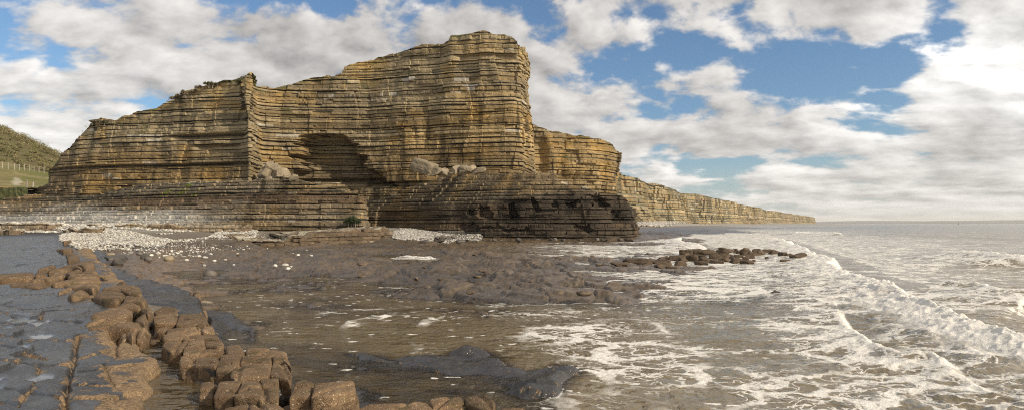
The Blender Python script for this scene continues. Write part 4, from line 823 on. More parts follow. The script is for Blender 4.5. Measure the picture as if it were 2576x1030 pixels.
for a, d, lb in ((68, .1, 'taller weathered post standing alone on the turf above the earth bank'), (86, .09, 'shorter weathered post on the turf near the foot of the cliff')):
    v = hill_at(a, d); V, Fs = [], []; tube(V, Fs, v - Vector((0, 0, .5)), v + Vector((.05, 0, 1.5 if a == 68 else 1.2)), .14, .12, 9); tag(simple('wooden_post', V, Fs, M_wood), lb, 'post')
# algae-green sea wall at the foot of the hill, uneven courses of stone
npx_ = 220; aw = np.linspace(-420, 70, npx_); Zr = np.linspace(0, 1, 14); Aw, Zw = np.meshgrid(aw, Zr, indexing='xy')
Yw = 101 - .4 * Zw + .25 * fbm(Aw * .12, Zw * 4, 3, 4); zt = (HY - 472 + 1.5 * fbm(Aw * .05, Aw * 0, 2, 3)) * 101 / F + H; zb = (HY - 520) * 101 / F + H
Vw = np.c_[((Aw - CX) * Yw / F).ravel(), Yw.ravel(), (zb + (zt - zb) * Zw).ravel()]
Vt = Vw.reshape(14, npx_, 3)[-1].copy(); Vt[:, 1] += 6; Vw = np.r_[Vw, Vt]
tag(mesh_from('sea_wall', Vw, gridfaces(15, npx_), M_green, {}, False), 'low sea wall dark with green algae at the foot of the hill', 'wall')

# ------------------------------------------------------------------ stones
def ico(sub):
    import bmesh
    bm = bmesh.new(); bmesh.ops.create_icosphere(bm, subdivisions=sub, radius=1); V = np.array([v.co[:] for v in bm.verts]); Fc = np.array([[v.index for v in f.verts] for f in bm.faces]); bm.free(); return V, Fc
ICO = {k: ico(k) for k in (1, 2, 3, 4)}
def stone(name, at, dims, seed, mat, planes=0, rough=.12, sub=3, rot=None, tilt=(0, 0), box=0., fine=.03, sink=.25, smooth=True):
    """weathered stone: squared-off ball, clipped by a few joints, roughened; at = centre of its foot"""
    V, Fc = ICO[sub]; V = V.copy(); r = np.random.RandomState(seed)
    if box: q = np.abs(V) ** 1; p_ = 2 + 6 * box; V = V / (np.sum(np.abs(V) ** p_, 1) ** (1 / p_))[:, None]
    for _ in range(planes):
        nn = r.normal(size=3); nn /= np.linalg.norm(nn); d = .62 + .25 * r.rand(); k = V @ nn; V = V - np.where(k > d, k - d, 0)[:, None] * nn
    V = V * (1 + rough * n3(V * 1.4 + seed * 3.1, seed))[:, None] + fine * n3(V * 5 + seed, seed + 4)[:, None] * V
    V = V * np.array(dims) * .5
    rz = r.rand() * 6.28 if rot is None else rot
    for ang, (i, j) in ((tilt[0], (1, 2)), (tilt[1], (0, 2)), (rz, (0, 1))):
        c_, s_ = math.cos(ang), math.sin(ang); a, b = V[:, i].copy(), V[:, j].copy(); V[:, i] = a * c_ - b * s_; V[:, j] = a * s_ + b * c_
    V[:, 2] += V[:, 2].max() * (1 - 2 * sink)
    o = mesh_from(name, V, Fc, mat, {}, smooth); o.location = at; return o
def block(name, poly, zt, zb, seed, mat, rnd=.1, na=64, bulge=.03, rough=.035):
    """barnacled block: outline poly (x, y), flat crown, rounded shoulders, near-vertical sides"""
    P = np.array(poly, float); c0 = P.mean(0); r = np.random.RandomState(seed)
    # resample outline, soften its corners
    Q = np.r_[P, P[:1]]; L = np.r_[0, np.cumsum(np.hypot(*np.diff(Q, axis=0).T))]; t = np.linspace(0, L[-1], na, endpoint=False); O = np.c_[np.interp(t, L, Q[:, 0]), np.interp(t, L, Q[:, 1])]
    for _ in range(3): O = .5 * O + .25 * (np.roll(O, 1, 0) + np.roll(O, -1, 0))
    size = min(np.ptp(P[:, 0]), np.ptp(P[:, 1])); rn = min(rnd, size * .4); dirn = c0 - O; dl = np.hypot(*dirn.T)[:, None]; dirn /= dl
    O = O - dirn * .012
    rings = []
    for k in (0., .3, .55, .8): rings.append((None, k))
    for a in np.linspace(0, math.pi / 2, 7): rings.append((a, None))
    side = np.linspace(.12, 1, 8); V = [np.r_[c0, zt + bulge][None]]
    for a, k in rings[1:]:
        if k is not None: pos = c0 + (O + dirn * np.minimum(rn, dl * .5) - c0) * k / .999; zz = zt + bulge * (1 - k * k)
        else: pos = O + dirn * np.minimum(rn, dl * .5) * (1 - math.sin(a)); zz = zt - rn * (1 - math.cos(a))
        V.append(np.c_[pos, np.full(na, zz)])
    for s_ in side: V.append(np.c_[O + dirn * (.05 * s_ * (zt - zb)) , np.full(na, (zt - rn) * (1 - s_) + zb * s_)])
    nr = len(V) - 1; V = np.concatenate(V); cc = np.r_[c0, zt]
    W = V - cc; dn = W / (np.linalg.norm(W, axis=1)[:, None] + 1e-6); sc_ = 1 / max(size, .3)
    V = V + dn * (rough * 1.6 * n3(V * 1.6 + seed, 3) + rough * .55 * n3(V * 6., 7) + .004 * n3(V * 30, 11))[:, None]
    if mat is M_barn and size > .3:
        ang = r.rand() * 3.14; ca_, sa_ = math.cos(ang), math.sin(ang); e = (V[:, 0] - c0[0]) * ca_ + (V[:, 1] - c0[1]) * sa_ - (r.rand() - .5) * size * .5 + .05 * size * n3(V * 4., 5)
        V[:, 2] -= .035 * np.exp(-(e / .025) ** 2) * (V[:, 2] > zt - .2)
    tl = (r.rand(2) - .5) * .09; V[:, 2] += ((V[:, :2] - c0) @ tl) * np.clip((V[:, 2] - zb) / (zt - zb), 0, 1)
    Fc = []
    for i in range(na): Fc.append((0, 1 + i, 1 + (i + 1) % na))
    for k in range(nr - 1):
        b0 = 1 + k * na; i = np.arange(na); j = (i + 1) % na
        Fc += list(np.stack([b0 + i, b0 + na + i, b0 + na + j], 1)) + list(np.stack([b0 + i, b0 + na + j, b0 + j], 1))
    V = V - np.array((c0[0], c0[1], zb))
    o = mesh_from(name, V, np.array([tuple(f) for f in Fc]), mat, {}, True); o.location = (c0[0], c0[1], zb); return o

for k, (zf, p, zt, lb) in enumerate(near):
    poly = [G(*zf(q), zt) for q in p]
    tag(block('barnacled_block', poly, zt, -.12 if k > 30 or k in (18, 20, 22) else .0, 100 + k, M_barn, .035, 96, rough=.012, bulge=.012), lb, 'rock', 'barnacled blocks in the foreground')
o = stone('smooth_cobble', (*G(*Z1((1252, 1030)), .55), .42), (.26, .24, .24), 4, mat_plain('smooth_tan_cobble', (.22, .165, .11), (.28, .22, .16), 9, .6, .1, .01), 0, .04, 4, fine=.0); tag(o, 'smooth round tan cobble wedged between the bottom-edge blocks', 'cobble')
for k, (p, dz, lb) in enumerate(mid):
    pp = [Z2(q) for q in p]; poly = [GS(*q, dz) for q in pp]; ym = np.mean([q[1] for q in poly]); zt = .73 + .012 * ym + dz
    tag(block('barnacled_block', poly, zt, .1, 200 + k, M_barn, min(.16, .07 + .003 * ym), 56, .03, .04), lb, 'rock', 'barnacled blocks along the shelf edge')
# blocks by the blue-black slabs
for k, (p, zt, lb) in enumerate([([(925, 255), (1010, 232), (1108, 235), (1106, 272), (950, 285)], .62, 'thick flat slab with an undercut edge below the white cobbles'), ([(1705, 570), (1770, 560), (1785, 612), (1722, 625)], .42, 'brown end block of the blue-black slab beside the grey stone'), ([(1580, 630), (1700, 605), (1722, 668), (1610, 680)], .4, 'brown stepped block at the edge of the blue-black slab'), ([(1745, 740), (1832, 730), (1838, 778), (1760, 782)], .36, 'brown corner of the lower blue-black slab by the water')]):
    poly = [G(*Z2(q), zt) for q in p]; tag(block('brown_block', poly, zt, -.05, 300 + k, M_barn if k else M_grey, .1, 48), lb, 'rock')
for k, (q, d, m, lb) in enumerate([((1040, 365), (.62, .5, .42), M_grey, 'dark grey round stone on the wet sand below the shelf'), ((1500, 295), (.62, .5, .4), M_tan, 'large tan boulder among the white cobbles on the wet flat'), ((1282, 305), (.45, .4, .45), M_grey, 'grey pointed stone beside the large tan boulder'), ((1312, 312), (.5, .4, .35), M_grey, 'pale grey stone leaning against a pointed one'), ((1815, 625), (.42, .3, .22), M_tan, 'pale grey stone at the tip of the blue-black slab'), ((1862, 378), (.6, .5, .5), M_grey, 'dark stone on the far side of the wet flat'), ((980, 300), (.5, .42, .3), M_tan, 'pale stone under the undercut slab'), ((1236, 272), (.5, .4, .35), M_grey, 'small dark stone near the scattered white cobbles')]):
    zz = .25; X_, Y_ = G(*Z2(q), zz); zz = float(T(np.array([X_]), np.array([Y_]))[0]); tag(stone('loose_stone', (X_, Y_, zz), d, 330 + k, m, 3, .1, 3), lb, 'stone')

for k in range(70):
    pxx, pyy = rng.uniform(430, 1560), rng.uniform(632, 742); X_, Y_ = G(pxx, pyy, .15); zz = float(T(np.array([X_]), np.array([Y_]))[0])
    if zz < .03: continue
    X_, Y_ = G(pxx, pyy, zz); s_ = rng.uniform(.1, .24) * (1.6 if k % 11 == 3 else 1)
    tag(stone('platform_rock', (X_, Y_, zz), (s_ * 1.7, s_, s_ * .55), 800 + k, M_plat, 5, .15, 3, None, (0, 0), .2, .05, .3), 'small brown rock lying on the wet wave-cut platform', 'rock', 'small rocks on the brown platform')
# reef of sea rocks on the right
reef = [(450, 640, 150, 235), (640, 810, 160, 228), (805, 1000, 158, 236), (1030, 1190, 160, 228), (1045, 1265, 100, 163), (1255, 1325, 150, 204), (1385, 1520, 142, 238), (1510, 1640, 188, 248), (1575, 1690, 146, 202), (1630, 1745, 178, 243), (1700, 1830, 140, 208), (1785, 1975, 154, 238), (1970, 2085, 204, 284), (2065, 2165, 224, 287), (2160, 2368, 218, 318), (1762, 1842, 264, 305), (1960, 2115, 312, 357),
        (528, 612, 213, 272), (133, 226, 270, 314), (203, 317, 260, 312), (298, 452, 253, 320), (440, 546, 238, 292), (52, 312, 306, 367), (445, 582, 283, 332), (568, 722, 253, 330), (718, 872, 233, 322), (758, 932, 278, 352), (898, 1062, 223, 297), (1048, 1202, 213, 282), (930, 1112, 308, 364), (1058, 1232, 273, 337), (1138, 1292, 228, 272), (1198, 1352, 258, 302), (1238, 1402, 303, 354), (1288, 1402, 213, 282),
        (1398, 1502, 268, 332), (1394, 1562, 323, 374), (1438, 1602, 228, 297), (1538, 1602, 293, 347), (1320, 1400, 163, 212), (560, 780, 143, 175), (100, 320, 368, 432), (390, 560, 335, 400), (700, 880, 335, 390), (270, 420, 400, 455), (-130, 40, 370, 400)]
spec = {4: 'raised oblong rock lying on top of the brown reef', 5: 'small cube of rock beside the raised oblong one', 11: 'broad fissured rock ending the back line of the reef', 12: 'first of the three rocks leading into the surf', 13: 'smallest middle rock of the three leading into the surf', 14: 'outermost long rock where the surf breaks over the reef', 15: 'low round rock alone in the foam in front of the reef', 16: 'flat drowned rock alone in the foam near the breaking wave', 0: 'overhanging round rock at the landward end of the back line', 22: 'long low rock at the landward tip of the reef', 6: 'tall fissured rock across the gap in the back line', 36: 'low wet rock at the seaward front corner of the reef'}
for k, (x0, x1, y0, y1) in enumerate(reef):
    f_ = lambda xq, yq: ((2440 + xq * .24845) / 1.49068, (900 + yq * .24845) / 1.49068)
    a, b = f_(x0, y0), f_(x1, y1); up = .45 if k == 4 else .0
    X_, Y_ = G((a[0] + b[0]) / 2, b[1] - 1.2, up); wd = (b[0] - a[0]) * Y_ / F * 1.12; hh = (b[1] - a[1]) * Y_ / F
    o = stone('reef_rock', (X_, Y_ + .3, -.08 + up * .8), (wd, wd * .75 if k != 4 else .9, hh * 1.3 + (.1 if k != 4 else .05)), 400 + k, M_reef, 5, .2, 4, rng.uniform(-.25, .25), (0, rng.uniform(-.06, .06)), .4, .07, .12)
    lb = spec.get(k, 'rounded brown rock of the closely packed reef standing in white surf' if k < 41 else 'low drowned brown rock on the landward side of the reef')
    tag(o, lb, 'rock', 'rocks of the brown reef in the surf')

# boulders at the foot of the buttress, rock falls on the ledge
for k in range(34):
    pxx = 1095 + 505 * ((k + rng.rand() * .8) / 34); pyy = 605 + rng.uniform(-1, 5) - (8 if pxx < 1150 else 0); zz = .25; X_, Y_ = G(pxx, pyy, .1); zz = float(T(np.array([X_]), np.array([Y_]))[0]); X_, Y_ = G(pxx, pyy, zz)
    s_ = rng.uniform(.28, .62) * (1.7 if k % 9 == 4 else 1); tag(stone('shore_boulder', (X_, Y_, zz), (s_ * 1.5, s_, s_ * .75), 500 + k, M_grey, 5, .15, 3, None, (0, 0), .2, .05, .2), 'dark wet boulder in the row along the foot of the black buttress', 'boulder', 'boulders along the foot of the buttress')
for k, (pxx, pyy, wd, hh, lb) in enumerate([(1540, 606, 44, 13, 'largest brown boulder at the seaward end of the buttress foot'), (1585, 604, 26, 10, 'brown boulder beyond the largest one near the tip of the buttress'), (1083, 634, 18, 12, 'dark round boulder alone in the shallow pool before the buttress'), (1178, 632, 30, 8, 'low brown rock alone in the shallow pool'), (1605, 663, 70, 14, 'flat rounded brown rock at the seaward end of the platform'), (1560, 668, 50, 10, 'lower brown rock beside the flat rounded one on the platform'), (1065, 612, 24, 10, 'dark rock on the grey cobbles in the little bay'), (1105, 608, 28, 12, 'big dark rock at the edge of the little bay')]):
    X_, Y_ = G(pxx, pyy, .05); zz = float(T(np.array([X_]), np.array([Y_]))[0]); X_, Y_ = G(pxx, pyy, zz); wd_ = wd * Y_ / F
    tag(stone('shore_boulder', (X_, Y_, zz), (wd_, wd_ * .8, hh * Y_ / F * 1.05), 560 + k, M_reef if k in (0, 1, 3, 4, 5) else M_grey, 5, .18, 4, rng.uniform(-.2, .2), (0, 0), .4, .06, .15), lb, 'boulder')
def fallen(pxx, pyb, Y_, wd, hh, seed, lb, box=.5, rot=None, tilt=(0, 0), planes=5, dep=.8):
    X_, _, zz = GY(pxx, pyb, Y_); w_ = wd * Y_ / F; tag(stone('fallen_rock', (X_, Y_, zz - .1), (w_, w_ * dep, hh * Y_ / F), seed, M_tan, planes, .1, 4, rot, tilt, box, .04, .1, False), lb, 'fallen rock')
for k, a in enumerate([(1068, 438, 84.5, 58, 33, 'big squared fallen block leaning on the buttress ledge, cracked across', .95, -.3, (.05, -.34), 0), (1097, 438, 83.6, 32, 18, 'blocky rock wedged under the big squared block', .6, .2, (.1, .1), 4), (1120, 437, 84.2, 34, 20, 'broken pale rock next to the blocky one on the ledge', .4, None, (.2, .2), 6), (1148, 437, 84.2, 34, 22, 'pointed pale rock in the middle of the fallen row', .3, None, (.3, .2), 6), (1172, 436, 84.2, 36, 25, 'tall pale rock in the fallen row on the ledge', .5, None, (.1, .3), 5), (1186, 432, 84.6, 22, 20, 'ochre rock standing behind the last fallen rock', .5, None, (.1, .2), 5), (1203, 437, 84., 42, 16, 'last flat rock at the seaward end of the fallen row', .5, .1, (.0, .25), 5), (1134, 438, 83.8, 18, 9, 'small stone in the gap of the fallen row', .3, None, (0, 0), 5)]):
    fallen(a[0], a[1], a[2], a[3], a[4], 600 + k, a[5], a[6], a[7], a[8], a[9])
for k, a in enumerate([(668, 449, 86.5, 40, 30, 'large grey rock in the fall below the cliff corner'), (690, 446, 87.5, 36, 40, 'tallest rock at the back of the fall below the cliff corner'), (708, 449, 86.3, 44, 28, 'long leaning slab in the fall below the cliff corner'), (738, 455, 86, 26, 14, 'lone rock beside the fall below the cliff corner'), (680, 455, 86, 30, 14, 'low pale rock at the foot of the fall'), (655, 454, 86.2, 20, 10, 'small stone at the landward edge of the fall'), (698, 455, 85.8, 20, 11, 'small pale stone at the front of the fall'), (678, 430, 89, 34, 26, 'upper rock perched high on the fall'), (718, 455, 85.8, 22, 10, 'flat stone at the seaward edge of the fall'), (664, 436, 88.6, 22, 18, 'dusty rock behind the large grey one in the fall')]):
    fallen(a[0], a[1], a[2], a[3], a[4], 640 + k, a[5], .25, None, (rng.uniform(-.4, .4), rng.uniform(-.5, .5)), 7)

# ------------------------------------------------------------------ white cobbles
def in_px(poly, n, zf):                                # random ground points inside an outline
    P = [zf(*q) for q in poly]; xs = [p[0] for p in P]; ys = [p[1] for p in P]; out = []
    while len(out) < n:
        a = rng.uniform(min(xs), max(xs), 4000); b = rng.uniform(min(ys), max(ys), 4000); m = inpoly(a, b, P); out += list(zip(a[m], b[m]))
    return np.array(out[:n])
def ground_at(px_, py_, z0=.6):
    X_, Y_ = G(px_, py_, z0)
    for _ in range(6): z0 = .5 * z0 + .5 * min(float(T(np.array([X_]), np.array([Y_]))[0]), H - .2 * (py_ - HY) / 30); X_, Y_ = G(px_, py_, z0)
    return X_, Y_
def cobble_mass(name, pts, smin, smax, seed, cols, heap=.0):
    r = np.random.RandomState(seed); V0, F0 = ICO[1]; n = len(pts); z0 = T(pts[:, 0], pts[:, 1]); s = smin + (smax - smin) * r.rand(n) ** 2
    Vs = V0[None] * (1 + .25 * (r.rand(n, len(V0)) - .5))[..., None] * (s[:, None] * np.stack([1 + .4 * r.rand(n), .8 + .3 * r.rand(n), .55 + .25 * r.rand(n)], 1))[:, None, :] * .5
    t = r.rand(n) * 6.28; c_, s_ = np.cos(t)[:, None], np.sin(t)[:, None]; Vs[..., 0], Vs[..., 1] = Vs[..., 0] * c_ - Vs[..., 1] * s_, Vs[..., 0] * s_ + Vs[..., 1] * c_
    Vs += np.c_[pts, z0 + s * .22 + heap * r.rand(n)][:, None, :]
    cc = np.array(cols)[r.randint(0, len(cols), n)] * (.7 + .45 * r.rand(n))[:, None]
    Fs = (F0[None] + (np.arange(n) * len(V0))[:, None, None]).reshape(-1, 3)
    o = mesh_from(name, Vs.reshape(-1, 3), Fs, M_cob, dict(col=np.repeat(cc, len(V0), 0)), True); o['kind'] = 'stuff'; return o
WH = [(.56, .54, .49), (.5, .48, .44), (.6, .58, .53), (.44, .42, .38), (.48, .44, .37), (.32, .31, .29), (.38, .34, .28)]
bank = [(150, 606), (150, 592), (190, 583), (320, 577), (440, 574), (520, 573), (580, 580), (648, 590), (640, 601), (560, 598), (500, 600), (470, 612), (420, 612), (395, 622), (345, 621), (300, 630), (240, 628), (196, 630)]
pl = [ground_at(*q, .9) for q in bank]; P = in_px(pl, 17000, lambda a, b: (a, b)); cobble_mass('white_cobble_bank', P, .07, .22, 3, WH, .1)
sc2 = [(250, 640), (480, 648), (640, 625), (720, 600), (600, 590), (470, 600), (330, 622)]
pl2 = [ground_at(*q, .7) for q in sc2]; P = in_px(pl2, 1500, lambda a, b: (a, b)); P = P[fbm(P[:, 0] * .25, P[:, 1] * .2, 3, 5) > -.12]; cobble_mass('strewn_cobbles', P, .06, .15, 4, WH)
bay = [(985, 606), (990, 585), (1005, 575), (1060, 578), (1130, 588), (1215, 600), (1200, 608), (1150, 610), (1060, 607)]
pl3 = [ground_at(*q, .8) for q in bay]; P = in_px(pl3, 7000, lambda a, b: (a, b)); cobble_mass('bay_cobbles', P, .16, .38, 5, [(.36, .34, .3), (.42, .4, .36), (.3, .28, .25), (.24, .22, .2), (.46, .44, .4)], .05)
P = []
for a, b, n in ((0, 76, 2000), (0, 72, 3000), (0, 67, 2600), (0, 63, 1800)):
    xx = rng.uniform(-74, -36, n); yy = b + rng.normal(0, 1.2, n) + .02 * xx; P.append(np.c_[xx, yy])
P = np.concatenate(P); P = P[fbm(P[:, 0] * .15, P[:, 1] * .4, 3, 7) > -.1]; cobble_mass('terrace_cobbles', P, .12, .4, 6, WH)
# far shingle beach
xf = []; 
for _ in range(1): 
    t = rng.rand(9000); yf = 210 * (900 / 210) ** t; pxx = np.interp(np.log(yf), np.log([210, 300, 400, 640, 900]), [1625, 1650, 1690, 1790, 1890]) + rng.normal(0, 14, len(t)); xf = np.c_[(pxx - CX) * yf / F, yf]
cobble_mass('shingle', xf[T(xf[:, 0], xf[:, 1]) > 1.], .5, 1.5, 8, [(.44, .41, .36), (.36, .33, .29), (.5, .47, .42)])
# single white cobbles strewn over the brown flat
lone = [(605, 195), (615, 205), (655, 183), (680, 180), (712, 185), (735, 190), (813, 183), (862, 228), (920, 218), (960, 190), (972, 235), (995, 240), (1015, 238), (1022, 215), (1050, 218), (1090, 210), (1105, 205), (1205, 178), (1215, 175), (1280, 238), (1330, 250), (1345, 252), (1382, 220), (1460, 190), (1490, 188), (1610, 192), (1615, 217), (1510, 270), (1415, 283), (1585, 308), (1325, 318), (1950, 328), (2035, 318), (2090, 330), (2060, 335), (1670, 182), (1880, 165), (1850, 168), (1170, 262), (930, 255), (1120, 195), (1265, 175), (1400, 165), (2150, 222), (2265, 243), (2225, 160), (1950, 160), (2430, 150), (2100, 215), (1700, 140), (1760, 175), (880, 185), (1040, 180), (1170, 155), (1240, 160), (1310, 165), (1560, 165)]
for k, (a, b) in enumerate(lone):
    q = ((200 + a * .42702) / 1.49068, (860 + b * .42702) / 1.49068); X_, Y_ = ground_at(*q, .3); zz = float(T(np.array([X_]), np.array([Y_]))[0]); s_ = rng.uniform(.13, .24) * (1.35 if k in (8, 10, 20, 30, 31, 32) else 1)
    tag(stone('white_cobble', (X_, Y_, zz), (s_ * 1.2, s_ * .9, s_ * .7), 700 + k, M_white, 2, .12, 3, None, (0, 0), 0, .02, .2), 'white limestone cobble lying loose on the wet brown flat below the cobble bank', 'cobble', 'loose white cobbles on the brown flat')

# ------------------------------------------------------------------ plants on the cliff
def shrub(pxx, pyb, Y_, wpx, hpx, n, cols, seed, lb, leaf=.22, name='shrub', up=.6, slope=0.):
    X_, _, z_ = GY(pxx, pyb, Y_); o = bpy.data.objects.new(name, None); C.objects.link(o); o.location = (X_, Y_, z_); tag(o, lb, 'shrub')
    r = np.random.RandomState(seed); w_, h_ = wpx * Y_ / F, hpx * Y_ / F; k = 30
    pts = np.c_[r.uniform(-.5, .5, k) * w_, r.uniform(-.5, .5, k) * min(w_, 3), np.zeros(k)]; pts[:, 2] = h_ * .45 * (1 - (2 * pts[:, 0] / w_) ** 2) * r.rand(k) + pts[:, 0] * slope
    twigs('foliage', pts, h_ * .42, n, leaf, cols, seed, 1., up, o)
    for p in pts[::8]:
        V, Fs = [], []; tube(V, Fs, (p[0] * .9, p[1] * .5, p[0] * slope - .5), (p[0], p[1], p[2] + h_ * .3), .04, .015); simple('stem', V, Fs, M_wood, o)
BR = [(.17, .13, .085), (.21, .16, .1), (.13, .1, .065), (.15, .14, .07)]; GRN = [(.07, .085, .025), (.1, .11, .035), (.05, .06, .02)]
shrub(482, 239, 92.5, 84, 13, 9000, BR, 1, 'wide bare brown shrub on the sloping skyline of the headland', .15, slope=.36)
shrub(537, 214, 91.5, 34, 7, 1400, BR + GRN, 2, 'low dark shrub just below the pointed peak of the headland', .22)
shrub(262, 309, 95, 26, 8, 1300, GRN + BR, 3, 'rounded dark shrub on the lower shoulder of the cliff, the larger of the pair', .2)
shrub(238, 307, 95.4, 18, 6, 900, GRN + BR, 4, 'small dark shrub beside the larger one on the lower shoulder', .2)
shrub(1459, 346, 130, 14, 6, 700, [(.03, .03, .02), (.05, .045, .03)], 5, 'black windswept shrub on the skyline of the second headland', .3, up=.2)
shrub(1492, 355, 133, 24, 4, 900, [(.03, .03, .02), (.05, .05, .03)], 6, 'low windswept shrub at the outer brow of the second headland', .3, up=.2)
shrub(1478, 348, 132, 10, 4, 400, [(.04, .035, .02), (.06, .05, .03)], 7, 'tiny windswept shrub between the two on the second headland', .25, up=.2)
shrub(887, 560, 71.2, 26, 24, 2200, [(.025, .045, .012), (.04, .06, .018), (.02, .03, .01)], 8, 'dark green plant hanging on the blunt end of the terraced ledge', .16, 'hanging_plant', -.3)
shrub(683, 425, 90, 22, 12, 700, [(.1, .14, .03), (.08, .1, .03)], 9, 'green weeds growing at the top of the rock fall', .2, 'weeds')
# grass tufts along the cliff top
pts = []
for a, Y_, c_ in head[6:52]:
    for _ in range(5):
        b = a + rng.uniform(-12, 12); yt = np.interp(b, [h[0] for h in head[:50]], [h[2] for h in head[:50]]); X_, _, z_ = GY(b, yt, Y_ + 1.8); pts.append((X_, Y_ + 2. + rng.rand() * 1.2, z_ - .3))
tag(twigs('clifftop_grass', pts, .28, 5000, .11, [(.2, .19, .08), (.25, .22, .1), (.15, .16, .06)], 12, .3, 1.2), None, None, None, 'stuff')
# channel marker far out
xb, yb = (2411 - CX) * 2500 / F, 2500.; V, Fs = [], []
e = bpy.data.objects.new('channel_marker', None); C.objects.link(e); e.location = (xb, yb, 0); tag(e, 'tiny dark channel marker standing in the sea near the horizon', 'marker')
tube(V, Fs, (0, 0, -1), (0, 0, 2.5), 2.2, 1.8, 10); simple('float', V, Fs, M_dark, e); V, Fs = [], []; tube(V, Fs, (0, 0, 2.5), (0, 0, 9), 1., .4, 8); simple('mast', V, Fs, M_dark, e)

# ------------------------------------------------------------------ sky, sun, air
SUN_AZ, SUN_EL = 119., 30.                             # clockwise from the viewing direction
wd = bpy.data.worlds.new('World'); sc.world = wd; wd.use_nodes = True; t = NT(wd.node_tree)
outw = t.n('ShaderNodeOutputWorld'); bg = t.n('ShaderNodeBackground'); t.nt.links.new(bg.outputs[0], outw.inputs[0])
sky = t.n('ShaderNodeTexSky', sky_type='NISHITA', sun_disc=False, sun_elevation=R(SUN_EL), sun_rotation=R(SUN_AZ), dust_density=1.2, ozone_density=2.5)
d = t.n('ShaderNodeTexCoord').outputs['Generated']; sp = t.n('ShaderNodeSeparateXYZ'); t.put(sp.inputs[0], d); dx, dy, dz = sp.outputs
az = t.m('ARCTAN2', dx, dy); yy_ = t.m('MAXIMUM', dy, .3); el = t.m('DIVIDE', t.m('MAXIMUM', dz, 0.), yy_)
AZ0 = 1.3; un = t.m('MULTIPLY_ADD', az, .5 / AZ0, .5, clamp=True)
cols_px = [0, 160, 320, 480, 645, 860, 1000, 1180, 1290, 1400, 1505, 1610, 1720, 1830, 1935, 2040, 2150, 2260, 2365, 2470, 2576]
rows_py = [-150, 0, 70, 140, 210, 280, 350, 420, 490, 545]
COV = [
 [.7, .7, .7, .8, .7, .6, .6, .6, .6, .7, .7, .7, .8, .9, .9, .9, .9, .8, .8, .9, .9],
 [.5, .62, .7, .72, .3, .45, .5, .6, .3, .35, .75, .8, .75, .9, .95, .95, .9, .85, .55, .9, .95],
 [.55, .75, .9, .95, .95, .8, .6, .95, .9, .6, .8, .5, .6, .6, .55, .6, .75, .85, .6, .9, .95],
 [.62, .75, .85, .9, .95, .95, .95, .95, .95, .6, .6, .2, .18, .3, .2, .15, .15, .2, .3, .6, .98],
 [.62, .7, .66, .72, .9, .95, .95, .95, .95, .85, .6, .42, .4, .48, .18, .2, .42, .4, .75, .95, 1],
 [.66, .85, .85, .85, .9, .95, .95, .95, .95, .92, .72, .7, .62, .8, .72, .62, .5, .62, .85, 1, 1],
 [.8, .85, .85, .85, .9, .95, .95, .95, .95, .95, .9, .92, .95, .92, .7, .72, .6, .55, .85, .98, 1],
 [.75, .9, .85, .85, .9, .95, .95, .95, .95, .8, .75, .5, .4, .42, .72, .75, .62, .75, .85, .9, .95],
 [.75, .8, .8, .8, .8, .8, .8, .8, .8, .6, .6, .55, .5, .55, .72, .8, .8, .82, .8, .8, .82],
 [.7] * 21]
BRT = [
 [.6] * 21,
 [.66, .66, .62, .6, .6, .6, .62, .6, .6, .6, .6, .6, .6, .64, .6, .56, .56, .72, .78, .74, .74],
 [.7, .68, .64, .58, .54, .54, .56, .56, .56, .58, .6, .6, .6, .64, .64, .62, .66, .8, .85, .85, .9],
 [.72, .7, .66, .6, .56, .54, .54, .54, .56, .6, .62, .62, .64, .66, .68, .68, .76, .85, .9, .98, 1.],
 [.74, .74, .68, .62, .58, .56, .54, .54, .56, .6, .62, .64, .66, .66, .68, .72, .8, .9, .95, 1.05, 1.05],
 [.75, .76, .72, .66, .6, .58, .56, .56, .56, .6, .62, .66, .66, .62, .6, .72, .8, .86, .8, .72, .95],
 [.78, .78, .74, .7, .66, .6, .6, .6, .6, .6, .6, .58, .6, .58, .64, .72, .76, .78, .62, .6, .75],
 [.8, .8, .76, .72, .7, .66, .64, .62, .62, .64, .66, .68, .7, .72, .72, .7, .7, .7, .62, .62, .7],
 [.8, .8, .76, .72, .7, .66, .64, .64, .64, .66, .68, .7, .72, .74, .72, .68, .68, .68, .66, .68, .74],
 [.78] * 21]
COV = [[min(1, c_ + (.09 if cols_px[j] > 1300 else .03)) for j, c_ in enumerate(r_)] for r_ in COV]
acc = None
for i, py_ in enumerate(rows_py):
    ramp = t.n('ShaderNodeValToRGB'); cr = ramp.color_ramp; cr.interpolation = 'LINEAR'
    st = [(.5 + math.atan((p - CX) / F) * .5 / AZ0, COV[i][j], BRT[i][j]) for j, p in enumerate(cols_px)]
    while len(cr.elements) < len(st): cr.elements.new(.5)
    for e_, (p, a, b) in zip(cr.elements, st): e_.position = p
    for e_, (p, a, b) in zip(cr.elements, st): e_.color = (a, b * .8, 0, 1)
    t.put(ramp.inputs[0], un)
    v0 = (HY - py_) / F; hat = t.n('ShaderNodeValToRGB'); hr = hat.color_ramp; hr.interpolation = 'LINEAR'
    up = (HY - rows_py[i - 1]) / F if i else None; dn = (HY - rows_py[i + 1]) / F if i < len(rows_py) - 1 else None
    stops = ([(dn / .6, 0)] if dn is not None else [(0, 1)]) + [(v0 / .6, 1)] + ([(up / .6, 0)] if up is not None else [(1, 1)])
    while len(hr.elements) < len(stops): hr.elements.new(.5)
    for e_, (p, a) in zip(hr.elements, stops): e_.position = min(max(p, 0), 1); e_.color = (a, a, a, 1)
    t.put(hat.inputs[0], t.m('DIVIDE', el, .6, clamp=True))
    term = t.vm('MULTIPLY', ramp.outputs[0], hat.outputs[0]); acc = term if acc is None else t.vm('ADD', acc, term)
